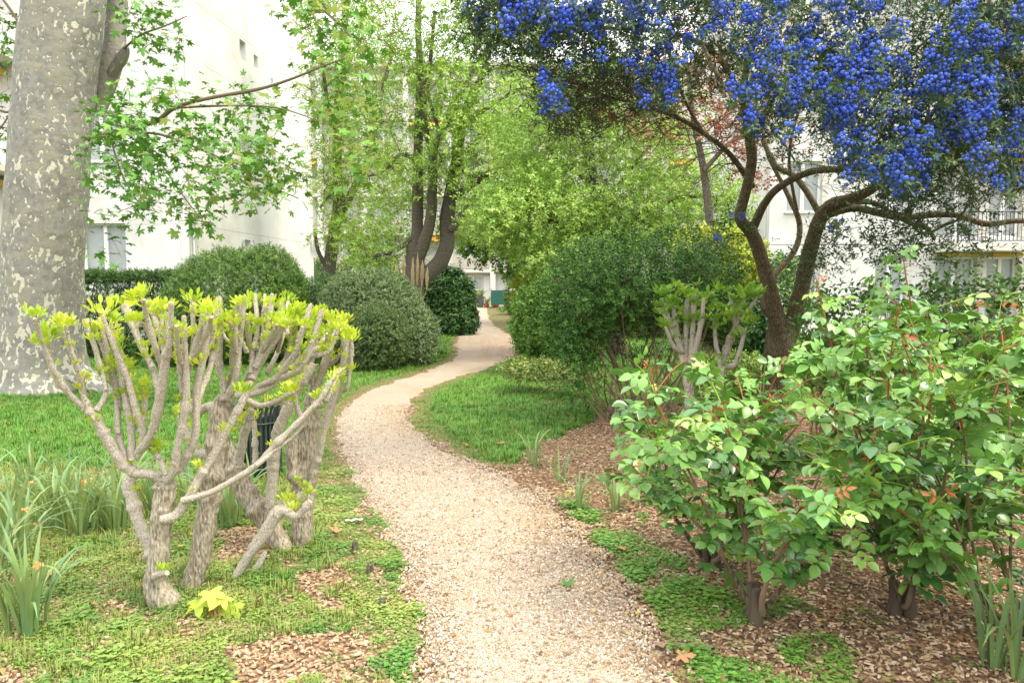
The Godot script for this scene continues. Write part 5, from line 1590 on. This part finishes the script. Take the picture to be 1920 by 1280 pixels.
# ---------------------------------------------------------------- roses
func wscatter_local(called: String, s: Scatter, mesh: Mesh, m: Material, t: Node3D) -> void:
	if s.count > 0: s.node(called, mesh, m, t)
func rose_bush(label: String, base: Vector3, canes: int, spread: float, height: float, sd: int, meshes: Array, red_meshes: Array, aim := Vector3.ZERO, bare := .04) -> void:
	var t := thing("rose_bush", label, "rose bush", base, "rose bushes in the chip bed")
	rng.seed = sd
	var stump := MB.new()
	for k in 5:
		var a := R(0, TAU)
		stump.tube(PackedVector3Array([Vector3(cos(a) * .05, -.03, sin(a) * .05), Vector3(cos(a) * .03, .08, sin(a) * .03), Vector3(cos(a) * .05, .17, sin(a) * .05)]), PackedFloat32Array([.035, .026, .017]), 12, nz2, .6, 26.0)
	part("stump", stump.mesh(), M.twig_dark, t)
	var leaves := 0
	var more := scs(2)
	var forks := []
	var mains := 4
	for k in mains:
		var a := TAU * k / mains + R(-.5, .5)
		var f := Vector3(cos(a) * R(.10, .22), R(.15, .30), sin(a) * R(.10, .22)) + aim * .12
		forks.append([f, a])
		var mc := MB.new()
		var ms := spline([Vector3(cos(a) * .03, .05, sin(a) * .03), f * .5 + rand_dir() * .025, f], [R(.013, .019), .012, .0095], 6)
		mc.tube(ms[0], ms[1], 9, nz2, .3, 24.0)
		part("main_cane", mc.mesh(), M.twig_brown if k % 2 else M.dark_bark, t)
	for k in canes:
		var a: float = forks[k % mains][1] + R(-.9, .9)
		var dir := Vector3(cos(a), 0, sin(a)) + aim
		var s := spread * R(.4, 1.1); var h := height * R(.6, 1.2)
		var p0: Vector3 = forks[k % mains][0]
		h -= p0.y; s *= .8
		var pts := [p0, p0 + dir * s * .28 + Vector3(0, h * .34, 0), p0 + dir * s * .68 + Vector3(R(-.05, .05), h * .74, R(-.05, .05)), p0 + dir * s * 1.0 + Vector3(R(-.06, .06), h, R(-.06, .06))]
		var sp := spline(pts, [.0085, .0065, .0045, .0025], 8)
		var n: int = sp[0].size()
		var low := MB.new(); var high := MB.new()
		var cutk := int(n * .62)
		low.tube(sp[0].slice(0, cutk + 1), sp[1].slice(0, cutk + 1), 7, nz2, .2, 30.0)
		high.tube(sp[0].slice(cutk), sp[1].slice(cutk), 6)
		var cane := part("cane", low.mesh(), M.twig_brown, t)
		part("young_shoot", high.mesh(), M.twig_red if k % 3 != 1 else M.fresh_0, cane)
		# leaf places: along the cane and along two or three side shoots
		var runs := [[sp[0], bare, 14]]
		for q in 4:
			var at := int(n * R(.25, .85))
			var o: Vector3 = sp[0][at]
			var d := (rand_dir() * Vector3(1, .4, 1) + dir * .5 + Vector3.UP * .45).normalized() * R(.16, .38)
			var ss := spline([o, o + d * .5 + Vector3(0, .03, 0), o + d], [.0035, .0028, .0018], 5)
			var sm := MB.new()
			sm.tube(ss[0], ss[1], 5, null, 0, 1, false)
			part("side_shoot", sm.mesh(), M.twig_red if q == 0 else M.fresh_0, cane)
			runs.append([ss[0], .1, 4])
		for r in runs:
			var pp: PackedVector3Array = r[0]
			for q in r[2]:
				var f: float = lerpf(r[1], 1.0, (q + R(0, .8)) / r[2])
				var fi := f * (pp.size() - 1)
				var i := clampi(int(fi), 0, pp.size() - 2)
				var o := pp[i].lerp(pp[i + 1], fi - i)
				if o.y < .17: continue
				var b: float = q * 2.4 + R(-.5, .5)
				var out := Vector3(cos(b), R(-.45, .4), sin(b)) + Vector3(dir.x, 0, dir.z) * .35
				if f > .9: out.y += .5
				var red: bool = f > .9 and r[2] > 10 and R(0, 1) < .5
				var tr := frame_z(out, Vector3.UP * .8 + Vector3(out.x, 0, out.z) * .55 + rand_dir() * .55, R(.75, 1.25) * (.75 if f > .9 else 1.0))
				tr.origin = o
				# the youngest leaves, at the shoot tips, are yellower
				var tone := R(0, 3.2) if f < .8 else R(1.8, 4.6)
				var mt: Material = M.rose_red if red else M["rose_leaf_%d" % [2, 1, 0, 3, 4][int(clampf(tone, 0, 4))]]
				if leaves >= 300:
					more[rng.randi() % 2].add(tr, Color(.12, .26, .05) * R(.7, 1.5))
					continue
				var lf := part("leaf", red_meshes[rng.randi() % 2] if red else meshes[rng.randi() % meshes.size()], mt, t)
				lf.transform = tr
				leaves += 1
	for k in 2: wscatter_local("inner_leaves", more[k], meshes[k], M.leaf, t)
func roses() -> void:
	var l1 := leaf(.062, .043, .3, .22, 5, .5); var l2 := leaf(.054, .040, .15, .45, 5, .48); var l3 := leaf(.07, .046, .5, .12, 5, .52)
	var meshes := [compound(l1, 5, .085, 51).mesh(), compound(l2, 5, .075, 52).mesh(), compound(l3, 5, .095, 53).mesh(), compound(l1, 3, .065, 54).mesh()]
	var small := leaf(.04, .018, .4, .35, 4, .45)
	var red := [compound(small, 5, .06, 55).mesh(), compound(small, 3, .05, 56).mesh()]
	rose_bush("rose bush with a slanting brown cane rising behind the strip of creeping weeds", G(1425, 1165), 13, .62, 1.0, 61, meshes, red, Vector3(-.05, 0, .1))
	rose_bush("rose bush on a black gnarled stump in the wood chips", G(1690, 1150), 14, .7, 1.3, 62, meshes, red, Vector3(.1, 0, .15))
	rose_bush("smaller rose bush reaching over the chips towards the grey daffodil leaves", G(1330, 1066), 11, .56, 1.0, 63, meshes, red, Vector3(-.12, 0, 0))
	rose_bush("rose bush above the narrow iris leaves with the largest leaves", G(1940, 1195), 15, .76, 1.2, 64, meshes, red, Vector3(-.2, 0, .2))
	rose_bush("tall rose bush with orange red shoots before the foot of the blossom tree", G(1690, 1010), 14, .6, 1.46, 65, meshes, red)
	rose_bush("tall rose bush with orange red shoots before the loose leafy shrubs", G(1815, 1010), 16, .76, 1.5, 66, meshes, red)

# ---------------------------------------------------------------- small things
func blade(L: float, w: float, bend: float, sd: int) -> ArrayMesh:
	var mb := MB.new()
	var n := 8
	for k in n + 1:
		var t := float(k) / n
		var ww := w * .5 * (1.0 - pow(t, 5.0)) * (.8 + .2 * sin(t * PI))
		var a := bend * pow(t, 1.8)
		# walk along an arc
		var y := 0.0; var z := 0.0
		for q in k:
			var aa := bend * pow(float(q) / n, 1.8)
			y += cos(aa) * L / n; z += sin(aa) * L / n
		mb.vert(Vector3(-ww, y, z), Vector3(0, sin(a), -cos(a))); mb.vert(Vector3(0, y - .15 * ww * cos(a), z + .35 * ww), Vector3.UP); mb.vert(Vector3(ww, y, z), Vector3.UP)
	for k in n:
		var a := k * 3
		mb.tri(a, a + 1, a + 3); mb.tri(a + 1, a + 4, a + 3); mb.tri(a + 1, a + 2, a + 4); mb.tri(a + 2, a + 5, a + 4)
	mb.smooth_normals()
	return mb.mesh()
var blades: Array = []
func clump(called: String, label: String, at: Vector3, n: int, r: float, s: float, sd: int, group: String) -> Node3D:
	var t := thing(called, label, "plant", at, group)
	rng.seed = sd
	for k in n:
		var o := part("leaf_blade", blades[rng.randi() % blades.size()], M["blade_%d" % (rng.randi() % 3)], t)
		var a := R(0, TAU)
		o.transform = Transform3D((Basis(Vector3.UP, a) * Basis(Vector3.RIGHT, R(0, .35))).scaled(Vector3(1, 1, 1) * s * R(.7, 1.1)), Vector3(sin(a), 0, cos(a)) * r * R(0, 1) + Vector3(0, -.01, 0))
	return t
func small_things() -> void:
	blades = [blade(.46, .021, 1.0, 1), blade(.54, .019, 1.9, 2), blade(.42, .022, .5, 3), blade(.5, .018, 2.6, 4), blade(.46, .02, .25, 5)]
	var left := [[52, 1185, 26, .95], [-20, 1120, 26, 1.0], [40, 1050, 22, .9], [100, 990, 22, .9], [215, 990, 26, .95], [20, 985, 20, .9], [160, 965, 18, .85], [290, 960, 18, .85], [430, 985, 24, .95], [360, 950, 18, .85], [480, 965, 18, .85], [-60, 1000, 20, 1.0], [120, 940, 18, .85], [60, 930, 18, .85], [240, 935, 16, .8], [10, 1020, 20, .95], [150, 1005, 20, .9], [400, 930, 16, .85]]
	var lab := ["full clump of long grey green daffodil leaves at the front of the chip bed", "daffodil clump of arching leaves beside the front clump", "daffodil clump with withered orange heads behind the front clump", "daffodil clump at the edge of the lawn in front of the plane tree", "tall daffodil clump beside the crooked foot of the front pollard", "daffodil clump in the grass left to go over", "short daffodil clump in the lawn edge between taller clumps", "daffodil clump directly behind the front pollard trunk", "daffodil clump seen between the leaning trunk and the crossing trunks", "daffodil clump behind the forks of the front pollard", "daffodil clump behind the split trunk beside the litter bin", "daffodil clump farthest along the lawn from the pollards", "daffodil clump well inside the lawn before the plane tree roots", "daffodil clump in long grass beside the plane tree side of the lawn", "small daffodil clump in the lawn behind the front pollard arm", "broad daffodil clump between the front clump and the lawn", "leafy daffodil clump in the weeds beside the tall pollard side clump", "narrow daffodil clump in the lawn behind the thick leaning trunk"]
	for k in left.size():
		var l: Array = left[k]
		var t := clump("daffodil_clump", lab[k], G(l[0], l[1]), l[2] * 1.5, .1, l[3] * 1.12, 1000 + k, "daffodils gone over")
		for q in ([2, 1, 3, 1, 1][k] if k < 5 else 0):
			var st := MB.new()
			var tip := Vector3(R(-.18, .18), R(.2, .34), R(-.1, .12))
			st.tube(PackedVector3Array([Vector3(0, 0, 0), tip * .6 + Vector3(0, .08, 0), tip]), PackedFloat32Array([.003, .0027, .002]), 5)
			var s := part("flower_stalk", st.mesh(), M.blade_2, t)
			var fm := MB.new()
			var pf := leaf(.03, .016, .5, .5, 3, .5)
			for z in 6:
				var tr := frame_z(Vector3(R(-1, 1), R(-.8, .3), R(-1, 1)), rand_dir()); fm.add(pf, tr)
			part("withered_flower", fm.mesh(), M.wilted, s).position = tip
	var right := [[1155, 960, 20, .8], [1222, 945, 12, .75], [1000, 875, 14, .8], [1085, 960, 14, .7], [1050, 905, 10, .7], [1862, 1245, 16, 1.0], [1905, 1265, 14, 1.0]]
	var rl := ["upright grey daffodil leaves in the chips between lawn and roses", "thin upright daffodil leaves beside the rose bush", "daffodil leaves at the corner where lawn meets chips", "floppy daffodil leaves with an orange flower at the gravel edge", "small sparse daffodil clump in the bare chips", "stiff iris leaves under the largest rose leaves", "dark iris leaves in the chips beside the stiff iris clump"]
	for k in right.size():
		var l: Array = right[k]
		var o := clump("daffodil_clump" if k < 5 else "iris_clump", rl[k], G(l[0], l[1]), l[2], .06, l[3], 1050 + k, "daffodils gone over" if k < 5 else "irises in the chip bed")
		if k == 3:
			var fm := MB.new()
			var pf := leaf(.035, .02, .3, .3, 3, .5)
			for z in 7: fm.add(pf, frame_z(Vector3(cos(z * .9), .3, sin(z * .9)), Vector3.UP))
			part("flower", fm.mesh(), M.wilted, o).position = Vector3(-.06, .16, .05)
	# litter bin of flared iron slats
	var bin := thing("litter_bin", "dark green iron litter bin with flared slats behind the pollards", "bin", G(487, 892))
	var body := MB.new()
	body.lathe(Vector3.ZERO, [Vector2(.0, .06), Vector2(.12, .06), Vector2(.12, .5), Vector2(.0, .5)], 20)
	part("liner", body.mesh(), M.bin_iron, bin)
	var slat := MB.new()
	var sp := spline([Vector3(.135, .05, 0), Vector3(.138, .4, 0), Vector3(.15, .54, 0), Vector3(.185, .60, 0), Vector3(.21, .585, 0)], [.011, .011, .011, .011, .010], 4)
	slat.tube(sp[0], sp[1], 6)
	var sm := slat.mesh()
	for k in 22:
		var o := part("slat", sm, M.bin_iron, bin)
		o.rotation.y = TAU * k / 22.0
	for y in [.08, .45]:
		var ring := MB.new()
		var pp := PackedVector3Array(); var pr := PackedFloat32Array()
		for k in 29:
			pp.append(Vector3(cos(TAU * k / 28.0) * .15, y, sin(TAU * k / 28.0) * .15)); pr.append(.008)
		ring.tube(pp, pr, 5)
		part("ring", ring.mesh(), M.bin_iron, bin)
	var post := MB.new()
	post.tube(PackedVector3Array([Vector3(.17, -.05, 0), Vector3(.17, .56, 0)]), PackedFloat32Array([.016, .016]), 8)
	part("post", post.mesh(), M.bin_iron, bin)
	# maple seedlings
	var big := lobed_leaf(.15, .2).mesh()
	var seeds := [[400, 1160, "yellow green maple seedling at the foot of the front pollard", [[400, 1135, 0], [372, 1118, 1], [424, 1112, 0], [440, 1122, 1], [392, 1100, 0]], 3.45], [1345, 1120, "maple seedling with broad dark green leaves beside the creeping weeds", [[1305, 1100, 2], [1378, 1066, 2], [1320, 1052, 2], [1395, 1090, 2]], 3.75], [225, 1250, "maple seedling with small green leaves low in the weeds", [[215, 1215, 1], [245, 1225, 1], [190, 1225, 2]], 3.1]]
	rng.seed = 1100
	for s in seeds:
		var t := thing("maple_seedling", s[2], "seedling", G(s[0], s[1]), "maple seedlings")
		for l in s[3]:
			var p := P(l[0], l[1], s[4] + R(-.05, .05)) - t.position
			var st := MB.new()
			st.tube(PackedVector3Array([Vector3.ZERO, p * .6 + Vector3(0, .03, 0), p]), PackedFloat32Array([.0025, .002, .0015]), 5)
			part("stalk", st.mesh(), M.twig_red, t)
			var o := part("leaf", big, [M.maple_yellow, M.lime_2, M.maple_green][l[2]], t)
			var tr := frame_z(Vector3(R(-.5, .5), R(-.55, -.1), R(.5, 1)), Vector3(R(-.2, .2), 1, .6), R(.7, 1.0) * (.6 if s[4] < 3.2 else 1.0))
			tr.origin = p
			o.transform = tr
	# dandelions
	var dl := [[358, 1008], [337, 1031], [358, 1150], [1534, 1175], [1047, 928], [1195, 1160]]
	var dlab := ["yellow dandelion between the two nearest pollard trunks", "open yellow dandelion beside the leaning trunk", "yellow dandelion under the maple seedling", "tall yellow flower in front of the black rose stump", "yellow flower among the floppy daffodil leaves", "small yellow flower in the weeds beside the gravel"]
	for k in dl.size():
		var t := thing("dandelion", dlab[k], "flower", G(dl[k][0], dl[k][1] + 8), "dandelions")
		var st := MB.new()
		st.tube(PackedVector3Array([Vector3.ZERO, Vector3(.004, .05, 0)]), PackedFloat32Array([.002, .002]), 5)
		part("stalk", st.mesh(), M.blade_2, t)
		var fm := MB.new()
		var pf := leaf(.015, .006, .1, .1, 2, .6)
		for z in 26: fm.add(pf, frame_z(Vector3(cos(z * 2.4), .15 + .05 * (z % 7), sin(z * 2.4)), Vector3.UP, 1.0 - .015 * z))
		part("flower_head", fm.mesh(), M.dandelion, t).position = Vector3(.004, .05, 0)
	# fallen leaves
	var fallen := [[1182, 957, 0, "fallen tan leaf beside the upright daffodil leaves"], [868, 836, 0, "curled tan leaf on the lawn corner"], [1265, 1243, 0, "dry pinkish leaf at the gravel edge in front"], [1055, 1112, 1, "fresh green leaf lying on the open gravel"], [1178, 1040, 0, "brown leaf among the weeds beside the gravel"], [640, 1008, 0, "brown leaf in the weeds beside the scrap of paper"], [95, 1080, 0, "orange dry leaf beside the daffodils"], [930, 838, 0, "dry leaf where the lawn meets the chips"]]
	rng.seed = 1200
	for f in fallen:
		var mb := lobed_leaf(.085, R(-.7, .5))
		var o := part("fallen_leaf", mb.mesh(), M.maple_green if f[2] == 1 else M.dry_leaf, self)
		o.position = G(f[0], f[1]) + Vector3(0, .035, 0)
		o.rotation = Vector3(R(-.2, .2), R(0, TAU), R(-.2, .2))
		tag(o, f[3], "leaf", "fallen leaves")
	var pm := MB.new()
	for k in 6:
		var x0 := -.055 + .018 * k
		var z0 := .006 * sin(k * 2.1); var z1 := .006 * sin((k + 1) * 2.1)
		pm.quad(Vector3(x0, .01 + z0, -.02), Vector3(x0, .014 + z0, .02), Vector3(x0 + .018, .014 + z1, .022), Vector3(x0 + .018, .01 + z1, -.018))
	var pap := part("paper_scrap", pm.mesh(), M.paper, self)
	pap.position = G(664, 984) + Vector3(0, .025, 0); pap.rotation.y = .4
	tag(pap, "crumpled white scrap of paper at the gravel edge", "litter")
	# edging stakes
	var stk := [[664, 1038, "weathered wooden edging stake with a dry stalk beside it"], [692, 1078, "short weathered edging stake beside the leafy weeds"], [715, 1140, "low rotten edging stake near the gravel"]]
	for k in 3:
		var s := MB.new()
		s.tube(PackedVector3Array([Vector3(0, -.05, 0), Vector3(.002, .03, 0), Vector3(.006, .075 - .015 * k, .004)]), PackedFloat32Array([.018, .019, .015]), 9, nz2, .4, 40.0)
		var o := part("edging_stake", s.mesh(), M.grey_bark, self)
		o.position = G(stk[k][0], stk[k][1])
		tag(o, stk[k][2], "stake", "edging stakes")
	# daisies in the lawn
	var daisy := MB.new()
	var pf := leaf(.009, .004, .1, .1, 1, .5)
	for z in 10: daisy.add(pf, frame_z(Vector3(cos(z * .63), .15, sin(z * .63)), Vector3.UP))
	var ds := Scatter.new()
	rng.seed = 1300
	for k in 240:
		var g := G(R(0, 640), R(715, 900))
		if k % 5 == 0: g = G(R(800, 1080), R(730, 850))
		if zone(g.x, g.z) != 1: continue
		ds.add(Transform3D(Basis(Vector3.UP, R(0, 6)).scaled(Vector3.ONE * R(.8, 1.4)), g + Vector3(0, R(.05, .085), 0)), Color(.8, .8, .78) if k % 6 else Color(.75, .5, .05))
	tag(ds.node("daisies", daisy.mesh(), M.flower, self), "tiny white daisies dotted over the lawn", "daisies", "", "stuff")
	# red petals on the far gravel
	var ps := Scatter.new()
	var pl := leaf(.03, .025, .2, .1, 2, .5).mesh()
	for k in 900:
		var g := G(R(900, 985), R(632, 672))
		ps.add(Transform3D(Basis(Vector3.UP, R(0, 6)), g + Vector3(0, .03, 0)), Color(.42, .16, .13) * R(.6, 1.3))
	tag(ps.node("fallen_petals", pl, M.flower, self), "reddish fallen petals on the far bend of the path", "petals", "", "stuff")
	# terrace things before the far block
	var d := 53.5
	var pots := [[886, 574, .0, "terracotta", "small terracotta pot beside the path end", .16, .28], [929, 574, 0, "terracotta", "wide terracotta pot beside the white pillar", .3, .3], [901, 571, 0, "pot_grey", "tall grey pot with a spiky plant before the white door", .27, .75], [912, 575, 0, "terracotta", "low orange pot between the grey pot and the pillar", .2, .25]]
	rng.seed = 1400
	for k in 4:
		var p: Array = pots[k]
		var t := thing("plant_pot", p[4], "pot", P(p[0], 570, d) * Vector3(1, 0, 1), "pots on the far terrace")
		var mb := MB.new()
		mb.lathe(Vector3.ZERO, [Vector2(.001, 0), Vector2(p[5] * .7, .0), Vector2(p[5], p[6]), Vector2(p[5] * 1.12, p[6] + .01), Vector2(p[5] * 1.12, p[6] + .06), Vector2(p[5] * .9, p[6] + .06), Vector2(.001, p[6] + .02)], 16)
		part("pot", mb.mesh(), M[p[3]], t)
		for q in 22:
			var o := part("leaf", blades[q % 5], M["blade_%d" % (q % 3)], t)
			var a := R(0, TAU)
			o.transform = Transform3D((Basis(Vector3.UP, a) * Basis(Vector3.RIGHT, R(.1, .6))).scaled(Vector3(4, 1.5, 4)), Vector3(0, p[6], 0))
	var sc := thing("garden_screen", "dark green mesh screen fence on the far terrace", "fence", P(950, 570, 52.0) * Vector3(1, 0, 1))
	var sb := MB.new()
	sb.bx(Vector3(-1.1, .25, -.02), Vector3(2.2, 1.25, .02))
	part("screen", sb.mesh(), M.screen_green, sc)
	for k in 4:
		var q := MB.new()
		q.bx(Vector3(-1.1 + 1.08 * k, 0, -.05), Vector3(-1.05 + 1.08 * k, 1.35, -.021))
		part("post", q.mesh(), M.rail_iron, sc)
	var gl := thing("globe_lamp", "garden lamp post with three white globes beside the far terrace", "lamp", P(970, 560, 38.0) * Vector3(1, 0, 1))
	var gp := MB.new()
	gp.tube(PackedVector3Array([Vector3.ZERO, P(970, 540, 38.0) - gl.position]), PackedFloat32Array([.04, .035]), 8)
	part("post", gp.mesh(), M.rail_iron, gl)
	for u in [[966, 530], [979, 537], [961, 545]]:
		var g := MB.new()
		var prof := []
		for k in 9: prof.append(Vector2(.16 * sin(PI * k / 8.0) + .0005, -.16 * cos(PI * k / 8.0)))
		g.lathe(Vector3.ZERO, prof, 16)
		part("globe", g.mesh(), M.lamp_white, gl).position = P(u[0], u[1], 38.0) - gl.position

func _ready() -> void:
	# camera
	var cam := Camera3D.new()
	cam.name = "camera"
	cam.position = Vector3(0, EYE, 0)
	cam.rotation.x = -atan((640.0 - HORIZON) / FPX)
	cam.fov = rad_to_deg(2.0 * atan(640.0 / FPX))
	cam.near = 0.05; cam.far = 400.0
	add_child(cam)
	# a bright overcast sky with a soft sun behind thin cloud
	var env := Environment.new()
	var sm := ProceduralSkyMaterial.new()
	# cloud cover: brighter overhead than low down
	sm.sky_top_color = Color(1, 1, 1); sm.sky_horizon_color = Color(.62, .63, .64); sm.sky_curve = 0.25
	sm.ground_horizon_color = Color(.6, .6, .55); sm.ground_bottom_color = Color(.3, .3, .25)
	sm.sun_angle_max = 1.0
	var sky := Sky.new(); sky.sky_material = sm
	env.sky = sky
	env.background_mode = Environment.BG_SKY
	env.background_energy_multiplier = 1.15
	env.tonemap_mode = Environment.TONE_MAPPER_LINEAR
	env.tonemap_exposure = 2.95
	env.sdfgi_enabled = true; env.ssao_enabled = true; env.ssil_enabled = true
	var we := WorldEnvironment.new(); we.name = "world_environment"; we.environment = env
	add_child(we)
	var sun := DirectionalLight3D.new()
	sun.name = "sun"
	sun.light_energy = 0.5
	sun.light_color = Color(1.0, .96, .88)
	sun.light_angular_distance = 24.0
	sun.shadow_enabled = true
	sun.rotation = Vector3(deg_to_rad(-58), deg_to_rad(68), 0)
	add_child(sun)
	materials(); print("materials ", Time.get_ticks_msec())
	ground(); print("ground ", Time.get_ticks_msec())
	buildings(); print("buildings ", Time.get_ticks_msec())
	trees(); print("trees ", Time.get_ticks_msec())
	shrubs(); print("shrubs ", Time.get_ticks_msec())
	pollards(); print("pollards ", Time.get_ticks_msec())
	roses(); print("roses ", Time.get_ticks_msec())
	small_things(); print("small ", Time.get_ticks_msec())
	ground_stuff(); print("stuff ", Time.get_ticks_msec())
